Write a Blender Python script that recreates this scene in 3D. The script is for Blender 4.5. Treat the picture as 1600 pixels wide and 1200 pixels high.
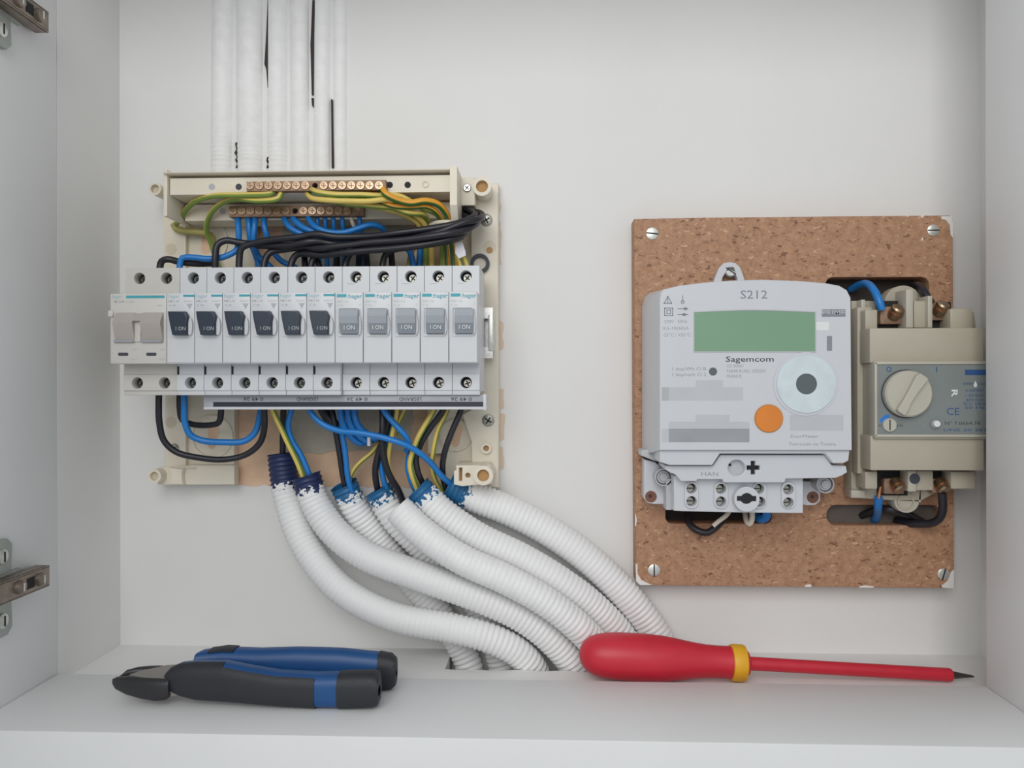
import bpy, bmesh, math, random
from mathutils import Vector, Matrix

random.seed(7)
for o in list(bpy.data.objects):
    bpy.data.objects.remove(o, do_unlink=True)
SC = bpy.context.scene
COL = SC.collection
MM = 0.001

# ------------------------------------------------------------------ camera
# millimetres: X right, Z up from the niche floor, w = distance out from the back wall (Y = -w)
F = 1220.0
CAM = Vector((0.0, -570.0, 194.0))
YAW, ROLL = math.radians(2.3), -0.0015
CROT = Matrix.Rotation(YAW, 3, 'Z') @ Matrix.Rotation(math.radians(90), 3, 'X') @ Matrix.Rotation(ROLL, 3, 'Z')
cd = bpy.data.cameras.new('camera')
cd.sensor_width = 36.0
cd.lens = F / 1600.0 * 36.0
cd.clip_start = 0.01
cam = bpy.data.objects.new('camera', cd)
COL.objects.link(cam)
cam.matrix_world = Matrix.Translation(CAM * MM) @ CROT.to_4x4()
SC.camera = cam

# ------------------------------------------------------------------ light
SC.view_settings.view_transform = 'Standard'
SC.view_settings.look = 'None'
SC.view_settings.gamma = 1.0
SC.view_settings.exposure = 0.0
SC.view_settings.use_curve_mapping = False
world = bpy.data.worlds.new('world')
SC.world = world
world.use_nodes = True
bg = world.node_tree.nodes['Background']
bg.inputs['Color'].default_value = (0.93, 0.97, 1.0, 1)
bg.inputs['Strength'].default_value = 0.50


def area(name, loc, target, sx, sy, power, color):
    l = bpy.data.lights.new(name, 'AREA')
    l.shape = 'RECTANGLE'
    l.size, l.size_y = sx, sy
    l.energy = power
    l.color = color
    o = bpy.data.objects.new(name, l)
    COL.objects.link(o)
    o.location = loc
    d = Vector(target) - Vector(loc)
    o.rotation_euler = d.to_track_quat('-Z', 'Y').to_euler()
    return o


# daylight window of the room, behind and above the photographer
area('window_daylight', (-0.16, -1.35, 0.78), (0.06, 0, 0.25), 0.85, 0.85, 9.6, (1.0, 0.985, 0.96))

# ------------------------------------------------------------------ measuring helpers


def ray(px, py):
    return CROT @ Vector(((px - 800) / F, -(py - 600) / F, -1.0))


def P(px, py, w):
    """point (X, Z, w) on the plane w in front of the back wall"""
    d = ray(px, py)
    t = (-w - CAM.y) / d.y
    p = CAM + d * t
    return (p.x, p.z, w)


def PZ(px, py, z):
    d = ray(px, py)
    t = (z - CAM.z) / d.z
    p = CAM + d * t
    return (p.x, z, -p.y)


def X_(px, w, py=600):
    return P(px, py, w)[0]


def Z_(py, w, px=800):
    return P(px, py, w)[1]


def S(px_len, w):
    return px_len * (570 - w) / F


def pl(pts, w):
    return [P(x, y, w)[:2] for x, y in pts]


# ------------------------------------------------------------------ materials
MATS = {}


def mat(name, col, rough=0.5, metal=0.0, var=0.06, vscale=60, bump=0.0, bscale=300, spec=0.5, coat=0.0):
    m = bpy.data.materials.new(name)
    m.use_nodes = True
    nt = m.node_tree
    b = nt.nodes['Principled BSDF']
    b.inputs['Roughness'].default_value = rough
    b.inputs['Metallic'].default_value = metal
    b.inputs['Specular IOR Level'].default_value = spec
    b.inputs['Coat Weight'].default_value = coat
    tc = nt.nodes.new('ShaderNodeTexCoord')
    n = nt.nodes.new('ShaderNodeTexNoise')
    n.inputs['Scale'].default_value = vscale
    n.inputs['Detail'].default_value = 4
    nt.links.new(tc.outputs['Object'], n.inputs['Vector'])
    r = nt.nodes.new('ShaderNodeValToRGB')
    r.color_ramp.elements[0].position = 0.3
    r.color_ramp.elements[1].position = 0.7
    c0 = [max(0, c * (1 - var)) for c in col]
    c1 = [min(1, c * (1 + var)) for c in col]
    r.color_ramp.elements[0].color = (*c0, 1)
    r.color_ramp.elements[1].color = (*c1, 1)
    nt.links.new(n.outputs['Fac'], r.inputs['Fac'])
    nt.links.new(r.outputs['Color'], b.inputs['Base Color'])
    if bump:
        n2 = nt.nodes.new('ShaderNodeTexNoise')
        n2.inputs['Scale'].default_value = bscale
        n2.inputs['Detail'].default_value = 5
        nt.links.new(tc.outputs['Object'], n2.inputs['Vector'])
        bp = nt.nodes.new('ShaderNodeBump')
        bp.inputs['Strength'].default_value = bump
        bp.inputs['Distance'].default_value = 0.001
        nt.links.new(n2.outputs['Fac'], bp.inputs['Height'])
        nt.links.new(bp.outputs['Normal'], b.inputs['Normal'])
    MATS[name] = m
    return m


mat('plaster', (0.80, 0.795, 0.785), 0.75, var=0.02, vscale=9, bump=0.25, bscale=90)
mat('frame_paint', (0.78, 0.785, 0.79), 0.5, var=0.02, vscale=12, bump=0.12, bscale=120)
mat('conduit_white', (0.86, 0.86, 0.86), 0.55, var=0.04, vscale=120, bump=0.2, bscale=500)
mat('cream', (0.78, 0.72, 0.60), 0.45, var=0.04, vscale=40)
mat('cream_dark', (0.68, 0.60, 0.47), 0.5, var=0.05)
mat('tan_hole', (0.48, 0.28, 0.12), 0.8)
mat('breaker_white', (0.66, 0.675, 0.70), 0.38, var=0.015)
mat('breaker_lower', (0.64, 0.65, 0.675), 0.4, var=0.015)
mat('rcd_cream', (0.62, 0.60, 0.565), 0.42, var=0.02)
mat('rcd_toggle', (0.44, 0.40, 0.365), 0.45, var=0.03)
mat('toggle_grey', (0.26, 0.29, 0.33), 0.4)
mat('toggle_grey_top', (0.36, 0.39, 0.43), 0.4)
mat('toggle_navy', (0.022, 0.035, 0.058), 0.35)
mat('teal', (0.06, 0.36, 0.44), 0.5)
mat('teal_pale', (0.30, 0.50, 0.56), 0.5)
mat('print_dark', (0.05, 0.055, 0.07), 0.6)
mat('print_grey', (0.25, 0.26, 0.29), 0.6)
mat('print_pale', (0.46, 0.47, 0.49), 0.6)
mat('print_mid', (0.33, 0.345, 0.37), 0.6)
mat('ear_red', (0.20, 0.085, 0.06), 0.7)
mat('screw_dark', (0.16, 0.155, 0.15), 0.4, metal=0.9, var=0.3, vscale=600)
mat('chip_tan', (0.74, 0.60, 0.48), 0.85, var=0.1)
mat('print_white', (0.8, 0.8, 0.8), 0.5)
mat('black_hole', (0.012, 0.012, 0.014), 0.7)
mat('steel', (0.62, 0.62, 0.60), 0.3, metal=1.0, var=0.12, vscale=400)
mat('screw_dull', (0.42, 0.41, 0.37), 0.45, metal=1.0, var=0.25, vscale=500)
mat('zinc', (0.72, 0.74, 0.70), 0.4, metal=0.8, var=0.1, vscale=300)
mat('brass', (0.44, 0.32, 0.22), 0.34, metal=1.0, var=0.18, vscale=500)
mat('brass_bar', (0.30, 0.19, 0.13), 0.55, metal=0.4, var=0.2, vscale=300)
mat('copper', (0.80, 0.36, 0.20), 0.35, metal=1.0)
mat('hinge_bronze', (0.30, 0.25, 0.21), 0.4, metal=0.8, var=0.15, vscale=200)
mat('hinge_grey', (0.40, 0.43, 0.41), 0.45, metal=0.7, var=0.1)
mat('wire_blue', (0.015, 0.20, 0.58), 0.35)
mat('wire_black', (0.017, 0.017, 0.024), 0.38)
mat('wire_yellow', (0.74, 0.56, 0.14), 0.4)
mat('wire_green', (0.20, 0.30, 0.055), 0.4)
mat('wire_orange', (0.78, 0.36, 0.03), 0.4)
mat('wire_dgreen', (0.05, 0.14, 0.03), 0.4)
mat('wire_olive', (0.42, 0.38, 0.13), 0.45)  # yellow-green insulation with its shade mixed into the colour
mat('wire_white', (0.80, 0.74, 0.62), 0.4)
mat('tag_white', (0.78, 0.77, 0.82), 0.5)
mat('conduit_navy', (0.020, 0.032, 0.105), 0.45)
mat('conduit_teal', (0.015, 0.13, 0.30), 0.45)
mat('meter_white', (0.62, 0.635, 0.67), 0.35, var=0.012)
mat('meter_grey', (0.53, 0.54, 0.565), 0.4, var=0.02)
mat('meter_rim', (0.50, 0.51, 0.53), 0.5)
mat('lcd', (0.20, 0.36, 0.23), 0.3, var=0.03, vscale=20, coat=0.6)
mat('port_metal', (0.68, 0.77, 0.80), 0.3, metal=0.2, var=0.06, vscale=90)
mat('port_dark', (0.11, 0.13, 0.14), 0.35)
mat('orange', (0.74, 0.23, 0.03), 0.45)
mat('icp_cream', (0.46, 0.42, 0.335), 0.45, var=0.03)
mat('icp_light', (0.50, 0.475, 0.40), 0.42, var=0.03)
mat('icp_panel', (0.22, 0.245, 0.24), 0.45, var=0.04)
mat('icp_blue', (0.03, 0.09, 0.26), 0.5)
mat('dial_blue', (0.03, 0.20, 0.62), 0.5)
mat('red', (0.60, 0.022, 0.045), 0.42, var=0.05, vscale=80)
mat('yellow_ring', (0.80, 0.42, 0.02), 0.45)
mat('blade_metal', (0.12, 0.11, 0.10), 0.4, metal=0.9)
mat('plier_blue', (0.010, 0.075, 0.24), 0.42)
mat('plier_dark', (0.022, 0.025, 0.031), 0.55, bump=0.15, bscale=900)
mat('plier_steel', (0.055, 0.055, 0.06), 0.42, metal=0.6)
mat('plier_flat', (0.32, 0.30, 0.28), 0.45, metal=0.7)
mat('cement', (0.54, 0.50, 0.42), 0.9, var=0.2, vscale=45, bump=0.5, bscale=200)
mat('raw_plaster', (0.80, 0.56, 0.39), 0.9, var=0.14, vscale=40, bump=0.5, bscale=200)
mat('comb_grey', (0.42, 0.43, 0.46), 0.45)
mat('comb_dark', (0.025, 0.027, 0.045), 0.4)
mat('comb_edge', (0.66, 0.67, 0.70), 0.4)
mat('gap_shadow', (0.045, 0.038, 0.036), 0.9)
mat('paint_flake', (0.80, 0.78, 0.74), 0.6)
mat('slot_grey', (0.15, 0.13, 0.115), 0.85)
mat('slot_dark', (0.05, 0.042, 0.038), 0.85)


def chipboard():
    m = bpy.data.materials.new('chipboard')
    m.use_nodes = True
    nt = m.node_tree
    b = nt.nodes['Principled BSDF']
    b.inputs['Roughness'].default_value = 0.62
    tc = nt.nodes.new('ShaderNodeTexCoord')
    base = nt.nodes.new('ShaderNodeTexNoise')
    base.inputs['Scale'].default_value = 170
    base.inputs['Detail'].default_value = 8
    base.inputs['Roughness'].default_value = 0.7
    nt.links.new(tc.outputs['Object'], base.inputs['Vector'])
    r0 = nt.nodes.new('ShaderNodeValToRGB')
    r0.color_ramp.elements[0].position = 0.3
    r0.color_ramp.elements[0].color = (0.33, 0.165, 0.09, 1)
    r0.color_ramp.elements[1].position = 0.72
    r0.color_ramp.elements[1].color = (0.54, 0.31, 0.185, 1)
    nt.links.new(base.outputs['Fac'], r0.inputs['Fac'])
    prev = r0.outputs['Color']
    for sc, rot, pos, colr, width, gt in ((190, 0.5, 0.17, (0.15, 0.065, 0.035, 1), 0.06, 0.45),
                                          (300, 1.9, 0.18, (0.17, 0.08, 0.045, 1), 0.08, 0.5),
                                          (420, 1.1, 0.20, (0.22, 0.105, 0.06, 1), 0.1, 0.45),
                                          (240, 2.6, 0.15, (0.66, 0.43, 0.28, 1), 0.08, 0.55),
                                          (380, 0.2, 0.17, (0.62, 0.39, 0.25, 1), 0.1, 0.5)):
        mp = nt.nodes.new('ShaderNodeMapping')
        mp.inputs['Rotation'].default_value = (0.0, rot, 0.0)
        mp.inputs['Scale'].default_value = (0.55, 1.0, 1.0)
        nt.links.new(tc.outputs['Object'], mp.inputs['Vector'])
        nz = nt.nodes.new('ShaderNodeTexNoise')
        nz.inputs['Scale'].default_value = sc * 1.4
        mixv = nt.nodes.new('ShaderNodeMixRGB')
        mixv.inputs['Fac'].default_value = 0.006
        nt.links.new(mp.outputs['Vector'], nz.inputs['Vector'])
        nt.links.new(mp.outputs['Vector'], mixv.inputs['Color1'])
        nt.links.new(nz.outputs['Color'], mixv.inputs['Color2'])
        v = nt.nodes.new('ShaderNodeTexVoronoi')
        v.inputs['Scale'].default_value = sc
        nt.links.new(mixv.outputs['Color'], v.inputs['Vector'])
        r = nt.nodes.new('ShaderNodeValToRGB')
        r.color_ramp.elements[0].position = pos
        r.color_ramp.elements[0].color = (1, 1, 1, 1)
        r.color_ramp.elements[1].position = pos + width
        r.color_ramp.elements[1].color = (0, 0, 0, 1)
        nt.links.new(v.outputs['Distance'], r.inputs['Fac'])
        gate = nt.nodes.new('ShaderNodeMath')
        gate.operation = 'GREATER_THAN'
        gate.inputs[1].default_value = gt
        sp = nt.nodes.new('ShaderNodeSeparateColor')
        nt.links.new(v.outputs['Color'], sp.inputs['Color'])
        nt.links.new(sp.outputs['Red'], gate.inputs[0])
        mul = nt.nodes.new('ShaderNodeMath')
        mul.operation = 'MULTIPLY'
        nt.links.new(r.outputs['Color'], mul.inputs[0])
        nt.links.new(gate.outputs['Value'], mul.inputs[1])
        mul2 = nt.nodes.new('ShaderNodeMath')
        mul2.operation = 'MULTIPLY'
        mul2.inputs[1].default_value = 0.75
        nt.links.new(mul.outputs['Value'], mul2.inputs[0])
        mx = nt.nodes.new('ShaderNodeMixRGB')
        nt.links.new(mul2.outputs['Value'], mx.inputs['Fac'])
        nt.links.new(prev, mx.inputs['Color1'])
        mx.inputs['Color2'].default_value = colr
        prev = mx.outputs['Color']
    nt.links.new(prev, b.inputs['Base Color'])
    bp = nt.nodes.new('ShaderNodeBump')
    bp.inputs['Strength'].default_value = 0.3
    bp.inputs['Distance'].default_value = 0.0006
    nt.links.new(base.outputs['Fac'], bp.inputs['Height'])
    nt.links.new(bp.outputs['Normal'], b.inputs['Normal'])
    MATS['chipboard'] = m


chipboard()


def paint_edge(name, bare):
    """white paint over a corrugated tube that has not covered the last ridges ('u' = mm from the cut end)"""
    m = bpy.data.materials.new(name)
    m.use_nodes = True
    nt = m.node_tree
    b = nt.nodes['Principled BSDF']
    b.inputs['Roughness'].default_value = 0.55
    at = nt.nodes.new('ShaderNodeAttribute')
    at.attribute_name = 'u'
    tc = nt.nodes.new('ShaderNodeTexCoord')
    n = nt.nodes.new('ShaderNodeTexNoise')
    n.inputs['Scale'].default_value = 330
    n.inputs['Detail'].default_value = 3
    nt.links.new(tc.outputs['Object'], n.inputs['Vector'])
    a = nt.nodes.new('ShaderNodeMath')
    a.operation = 'MULTIPLY_ADD'
    a.inputs[1].default_value = 30.0
    a.inputs[2].default_value = -18.0
    nt.links.new(n.outputs['Fac'], a.inputs[0])
    s = nt.nodes.new('ShaderNodeMath')
    s.operation = 'ADD'
    nt.links.new(a.outputs['Value'], s.inputs[0])
    nt.links.new(at.outputs['Fac'], s.inputs[1])
    r = nt.nodes.new('ShaderNodeMath')
    r.operation = 'GREATER_THAN'
    r.inputs[1].default_value = 0.0
    nt.links.new(s.outputs['Value'], r.inputs[0])
    mx = nt.nodes.new('ShaderNodeMixRGB')
    nt.links.new(r.outputs['Value'], mx.inputs['Fac'])
    mx.inputs['Color1'].default_value = (*bare, 1)
    mx.inputs['Color2'].default_value = (0.86, 0.86, 0.86, 1)
    nt.links.new(mx.outputs['Color'], b.inputs['Base Color'])
    MATS[name] = m


paint_edge('painted_navy', (0.020, 0.032, 0.105))
MATS['painted_white'] = MATS['conduit_white']
paint_edge('painted_teal', (0.015, 0.13, 0.30))

gl = bpy.data.materials.new('clear_glass')
gl.use_nodes = True
_b = gl.node_tree.nodes['Principled BSDF']
_b.inputs['Transmission Weight'].default_value = 1.0
_b.inputs['Roughness'].default_value = 0.05
_b.inputs['IOR'].default_value = 1.45
_b.inputs['Base Color'].default_value = (0.93, 0.97, 0.94, 1)
MATS['clear_glass'] = gl

# ------------------------------------------------------------------ mesh building


class MB:
    """collects geometry in millimetres (X, Z, w) and links it as one mesh object"""

    def __init__(self):
        self.v, self.f, self.m = [], [], []
        self.attr = None

    def add(self, verts, faces, m=0):
        o = len(self.v)
        self.v += [tuple(p) for p in verts]
        self.f += [[i + o for i in f] for f in faces]
        self.m += [m] * len(faces)
        return self

    def box(self, x0, x1, z0, z1, w0, w1, bev=0.0, m=0, seg=2):
        bm = bmesh.new()
        bmesh.ops.create_cube(bm, size=1.0)
        for v in bm.verts:
            v.co = Vector((x0 + (v.co.x + .5) * (x1 - x0), z0 + (v.co.y + .5) * (z1 - z0), w0 + (v.co.z + .5) * (w1 - w0)))
        if bev > 0:
            bmesh.ops.bevel(bm, geom=bm.edges[:], offset=bev, segments=seg, affect='EDGES', profile=0.5)
        bm.verts.index_update()
        # (X, Z, w) keeps handedness: mapped to (X, -w, Z)
        self.add([v.co[:] for v in bm.verts], [[v.index for v in f.verts] for f in bm.faces], m)
        bm.free()
        return self

    def boxp(self, x0, y0, x1, y1, w0, w1, bev=0.0, m=0, wref=None):
        """box whose front face is measured at pixels"""
        a, b = P(x0, y1, w1 if wref is None else wref), P(x1, y0, w1 if wref is None else wref)
        return self.box(a[0], b[0], a[1], b[1], w0, w1, bev, m)

    def plate(self, outline, w0, w1, holes=(), bev=0.0, m=0):
        cu = bpy.data.curves.new('tmp', 'CURVE')
        cu.dimensions = '2D'
        cu.fill_mode = 'BOTH'
        k = 0.01
        for pts in [outline] + list(holes):
            s = cu.splines.new('POLY')
            s.points.add(len(pts) - 1)
            for q, p in zip(s.points, pts):
                q.co = (p[0] * k, p[1] * k, 0, 1)
            s.use_cyclic_u = True
        th = (w1 - w0)
        cu.extrude = max(0.0, th / 2 - bev) * k
        if bev > 0:
            cu.bevel_depth = bev * k
            cu.bevel_resolution = 1
            cu.offset = -bev * k
        ob = bpy.data.objects.new('tmp', cu)
        me = ob.to_mesh()
        vs = [(v.co.x / k, v.co.y / k, v.co.z / k + (w0 + w1) / 2) for v in me.vertices]
        fs = [list(p.vertices) for p in me.polygons]
        self.add(vs, fs, m)
        ob.to_mesh_clear()
        bpy.data.objects.remove(ob)
        bpy.data.curves.remove(cu)
        return self

    def cyl(self, x, z, r, w0, w1, seg=24, r1=None, m=0, inner=0.0):
        """round bar (or ring) along w"""
        r1 = r if r1 is None else r1
        vs, fs = [], []
        cs = [(math.cos(2 * math.pi * i / seg), math.sin(2 * math.pi * i / seg)) for i in range(seg)]
        for rr, ww in ((r, w0), (r1, w1)):
            vs += [(x + rr * c, z + rr * s, ww) for c, s in cs]
        for i in range(seg):
            j = (i + 1) % seg
            fs.append([i, j, seg + j, seg + i])
        if inner > 0:
            for ww in (w0, w1):
                vs += [(x + inner * c, z + inner * s, ww) for c, s in cs]
            for i in range(seg):
                j = (i + 1) % seg
                fs.append([2 * seg + j, 2 * seg + i, 3 * seg + i, 3 * seg + j])
                fs.append([seg + i, seg + j, 3 * seg + j, 3 * seg + i])
                fs.append([j, i, 2 * seg + i, 2 * seg + j])
        else:
            fs.append(list(range(seg, 2 * seg)))
            fs.append(list(range(seg - 1, -1, -1)))
        return self.add(vs, fs, m)

    def prof_x(self, prof, x0, x1, m=0):
        """profile [(Z, w)] extruded along X"""
        n = len(prof)
        vs = [(x0, z, w) for z, w in prof] + [(x1, z, w) for z, w in prof]
        fs = [[i, (i + 1) % n, n + (i + 1) % n, n + i] for i in range(n)]
        fs += [list(range(n - 1, -1, -1)), list(range(n, 2 * n))]
        return self.add(vs, fs, m)

    def plan(self, pts, z0, z1, m=0, top=None, shrink=0.0):
        """outline [(X, w)] extruded upwards"""
        n = len(pts)
        vs = [(x, z0, w) for x, w in pts] + [(x, z1, w) for x, w in pts]
        fs = [[i, (i + 1) % n, n + (i + 1) % n, n + i] for i in range(n)]
        self.add(vs, fs, m)
        self.add(vs, [list(range(n - 1, -1, -1))], m)
        self.add(vs, [list(range(n, 2 * n))], m if top is None else top)
        return self

    def rings(self, path, radii, seg=12, caps=True, stripe=None, frame0=None, twist=0.0):
        """tube along path (list of Vector in (X, Z, w)); stripe = (material, from, to) in fractions of a turn"""
        n = len(path)
        t0 = (path[1] - path[0]).normalized()
        up = Vector((0, 0, 1)) if abs(t0.z) < 0.9 else Vector((1, 0, 0))
        nrm = (up - t0 * up.dot(t0)).normalized()
        vs, fs, ms = [], [], []
        for i in range(n):
            t = (path[min(n - 1, i + 1)] - path[max(0, i - 1)]).normalized()
            nrm = (nrm - t * nrm.dot(t))
            nrm = nrm.normalized() if nrm.length > 1e-6 else Vector((0, 0, 1))
            bi = t.cross(nrm)
            r = radii[i] if isinstance(radii, (list, tuple)) else radii
            for k in range(seg):
                a = 2 * math.pi * k / seg + twist * i
                vs.append(tuple(path[i] + nrm * (r * math.cos(a)) + bi * (r * math.sin(a))))
        o = len(self.v)
        self.v += vs
        for i in range(n - 1):
            for k in range(seg):
                k2 = (k + 1) % seg
                self.f.append([o + i * seg + k, o + i * seg + k2, o + (i + 1) * seg + k2, o + (i + 1) * seg + k])
                mm = 0
                if stripe:
                    fr = (k + 0.5) / seg
                    if stripe[1] <= fr < stripe[2]:
                        mm = stripe[0]
                self.m.append(mm)
        if caps:
            self.f.append([o + k for k in range(seg - 1, -1, -1)])
            self.f.append([o + (n - 1) * seg + k for k in range(seg)])
            self.m += [0, 0]
        return self

    def build(self, name, mats, parent=None, loc=None, smooth=35, **props):
        """mesh object; vertices become relative to the thing's base"""
        if isinstance(mats, str):
            mats = [mats]
        if parent is not None:
            root = parent
            while root.parent is not None:
                root = root.parent
            org = Vector(root['base'])
        else:
            if loc is None:
                xs, zs, ws = zip(*self.v)
                loc = ((min(xs) + max(xs)) / 2, min(zs), (min(ws) + max(ws)) / 2)
            org = Vector(loc)
        me = bpy.data.meshes.new(name)
        me.from_pydata([((v[0] - org.x) * MM, -(v[2] - org.z) * MM, (v[1] - org.y) * MM) for v in self.v], [], self.f)
        for mm in mats:
            me.materials.append(MATS[mm])
        if len(mats) > 1:
            me.polygons.foreach_set('material_index', self.m)
        bm = bmesh.new()
        bm.from_mesh(me)
        bmesh.ops.recalc_face_normals(bm, faces=bm.faces[:])
        bm.to_mesh(me)
        bm.free()
        if self.attr:
            a = me.attributes.new('u', 'FLOAT', 'POINT')
            a.data.foreach_set('value', self.attr)
        if smooth:
            me.shade_smooth()
            me.set_sharp_from_angle(angle=math.radians(smooth))
        me.update()
        o = bpy.data.objects.new(name, me)
        COL.objects.link(o)
        if parent is not None:
            o.parent = parent
        else:
            o.location = (org.x * MM, -org.z * MM, org.y * MM)
            o['base'] = tuple(org)
        for k, v in props.items():
            o[k] = v
        return o


def thing(name, label, cat, base, group=None):
    o = bpy.data.objects.new(name, None)
    COL.objects.link(o)
    o.empty_display_size = 0.01
    o.location = (base[0] * MM, -base[2] * MM, base[1] * MM)
    o['base'] = tuple(base)
    o['label'] = label
    o['category'] = cat
    if group:
        o['group'] = group
    return o


def tag(o, label, cat, group=None):
    o['label'] = label
    o['category'] = cat
    if group:
        o['group'] = group
    return o


def copy_part(src, parent=None, d=(0, 0, 0)):
    """copy of an object and its children, moved by d = (dX, dZ, dw)"""
    c = src.copy()
    COL.objects.link(c)
    c.parent = parent if parent is not None else src.parent
    c.location = src.location + Vector((d[0], -d[2], d[1])) * MM
    if 'base' in c.keys():
        b = src['base']
        c['base'] = (b[0] + d[0], b[1] + d[1], b[2] + d[2])
    for ch in [x for x in bpy.data.objects if x.parent == src]:
        copy_part(ch, c)
    return c


def rr(x0, y0, x1, y1, r, n=5):
    """rounded rectangle, pixel coordinates"""
    out = []
    for cx, cy, a0 in ((x1 - r, y0 + r, -90), (x1 - r, y1 - r, 0), (x0 + r, y1 - r, 90), (x0 + r, y0 + r, 180)):
        for i in range(n + 1):
            a = math.radians(a0 + 90 * i / n)
            out.append((cx + r * math.cos(a), cy + r * math.sin(a)))
    return out


def circ(cx, cy, r, n=24, ry=None):
    ry = r if ry is None else ry
    return [(cx + r * math.cos(2 * math.pi * i / n), cy + ry * math.sin(2 * math.pi * i / n)) for i in range(n)]


def spline(pts, step=2.0):
    """Catmull-Rom through points in mm"""
    ps = [Vector(p) for p in pts]
    ps = [ps[0] * 2 - ps[1]] + ps + [ps[-1] * 2 - ps[-2]]
    out = []
    for i in range(1, len(ps) - 2):
        p0, p1, p2, p3 = ps[i - 1:i + 3]
        n = max(2, int((p2 - p1).length / step))
        # centripetal knots keep tight bends clean
        t0 = 0.0
        t1 = t0 + max(1e-4, (p1 - p0).length) ** 0.5
        t2 = t1 + max(1e-4, (p2 - p1).length) ** 0.5
        t3 = t2 + max(1e-4, (p3 - p2).length) ** 0.5
        for k in range(n):
            t = t1 + (t2 - t1) * k / n
            a1 = p0 * ((t1 - t) / (t1 - t0)) + p1 * ((t - t0) / (t1 - t0))
            a2 = p1 * ((t2 - t) / (t2 - t1)) + p2 * ((t - t1) / (t2 - t1))
            a3 = p2 * ((t3 - t) / (t3 - t2)) + p3 * ((t - t2) / (t3 - t2))
            b1 = a1 * ((t2 - t) / (t2 - t0)) + a2 * ((t - t0) / (t2 - t0))
            b2 = a2 * ((t3 - t) / (t3 - t1)) + a3 * ((t - t1) / (t3 - t1))
            out.append(b1 * ((t2 - t) / (t2 - t1)) + b2 * ((t - t1) / (t2 - t1)))
    out.append(ps[-2])
    return out


def spx(pts, step=2.0):
    return spline([P(*p) for p in pts], step)


def text(s, px, py, w, cap, m, parent, width=None, name='print', rot=0, thick=0.06, align='CENTER', bold=0.0):
    """lettering as a thin raised print, cap height in pixels"""
    cu = bpy.data.curves.new('tmp', 'FONT')
    cu.body = s
    cu.align_x = align
    cu.align_y = 'CENTER'
    cu.size = 1.0
    cu.offset = bold
    cu.resolution_u = 2
    ob = bpy.data.objects.new('tmp', cu)
    me = ob.to_mesh()
    vs = [v.co[:] for v in me.vertices]
    fs = [list(p.vertices) for p in me.polygons]
    ob.to_mesh_clear()
    bpy.data.objects.remove(ob)
    bpy.data.curves.remove(cu)
    xs = [v[0] for v in vs]
    k = S(cap, w) / 0.70
    kx = k if width is None else S(width, w) / max(1e-6, max(xs) - min(xs))
    cx = (max(xs) + min(xs)) / 2 if width is not None else 0
    c = P(px, py, w)
    ca, sa = math.cos(rot), math.sin(rot)
    mb = MB()
    mb.add([(c[0] + (v[0] - cx) * kx * ca - v[1] * k * sa, c[1] + (v[0] - cx) * kx * sa + v[1] * k * ca, w + thick) for v in vs], fs)
    return mb.build(name, m, parent, smooth=0)


def stroke(mb, pts, width, w, thick=0.07, closed=False, m=0):
    """thin printed line through pixel points"""
    q = [Vector(P(x, y, w)[:2]) for x, y in pts]
    hw = S(width, w) / 2
    n = len(q)
    rng = range(n if closed else n - 1)
    for i in rng:
        a, b = q[i], q[(i + 1) % n]
        d = (b - a).normalized()
        a2, b2 = a - d * hw * 0.6, b + d * hw * 0.6
        nn = Vector((-d.y, d.x)) * hw
        mb.add([(*(a2 - nn), w + thick), (*(b2 - nn), w + thick), (*(b2 + nn), w + thick), (*(a2 + nn), w + thick)], [[0, 1, 2, 3]], m)
    return mb


def struct(o):
    o['kind'] = 'structure'
    return o


# ------------------------------------------------------------------ the niche
XL = X_(90, 75, 700)          # inner face of the left side
XR = X_(1540, 75, 700)        # inner edge of the right stile
XRW = XR + 38                 # right wall of the niche stands back behind the stile
SILL = 6.5
WF0, WF1 = 75.0, 158.0        # frame: back and front plane
TOP = 545.0

struct(MB().box(XL - 60, XRW + 40, -60, TOP + 60, -40, 0).build('wall_back', 'plaster', label='white plastered back wall of the niche'))
struct(MB().box(XL - 60, XL, -60, TOP, 0, WF0).build('wall_left', 'plaster', label='white left side wall of the niche'))
struct(MB().box(XRW, XRW + 40, -60, TOP, 0, WF0).build('wall_right', 'plaster', label='white right side wall of the niche'))
struct(MB().box(XL - 60, XRW + 40, TOP, TOP + 50, 0, WF0).build('ceiling', 'plaster', label='white top of the niche'))


def floor():
    """niche floor with the slot that the conduits run down into"""
    slot = [PZ(722, 1040, 0), PZ(1000, 1040, 0)]
    xs0, xs1 = X_(700, 25, 1038), X_(1078, 25, 1038)
    ws0, ws1 = 1.5, 42.0
    rnd = random.Random(3)
    outer = [(XL, 0), (XRW, 0), (XRW, WF0), (XL, WF0)]
    n = 18
    hole = []
    for i in range(n + 1):
        hole.append((xs0 + (xs1 - xs0) * i / n, ws1 + rnd.uniform(-1.6, 1.2)))
    for i in range(n + 1):
        hole.append((xs1 - (xs1 - xs0) * i / n, ws0 + rnd.uniform(-0.8, 0.8)))
    tmp = MB().plate(outer, -40, 0, [hole])
    mb = MB()
    mb.add([(v[0], v[2], v[1]) for v in tmp.v], tmp.f)
    mb.box(XL, XRW, -60, -40, 0, WF0)
    struct(mb.build('floor', 'plaster', label='white painted niche floor with a rough conduit slot'))


floor()
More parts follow.
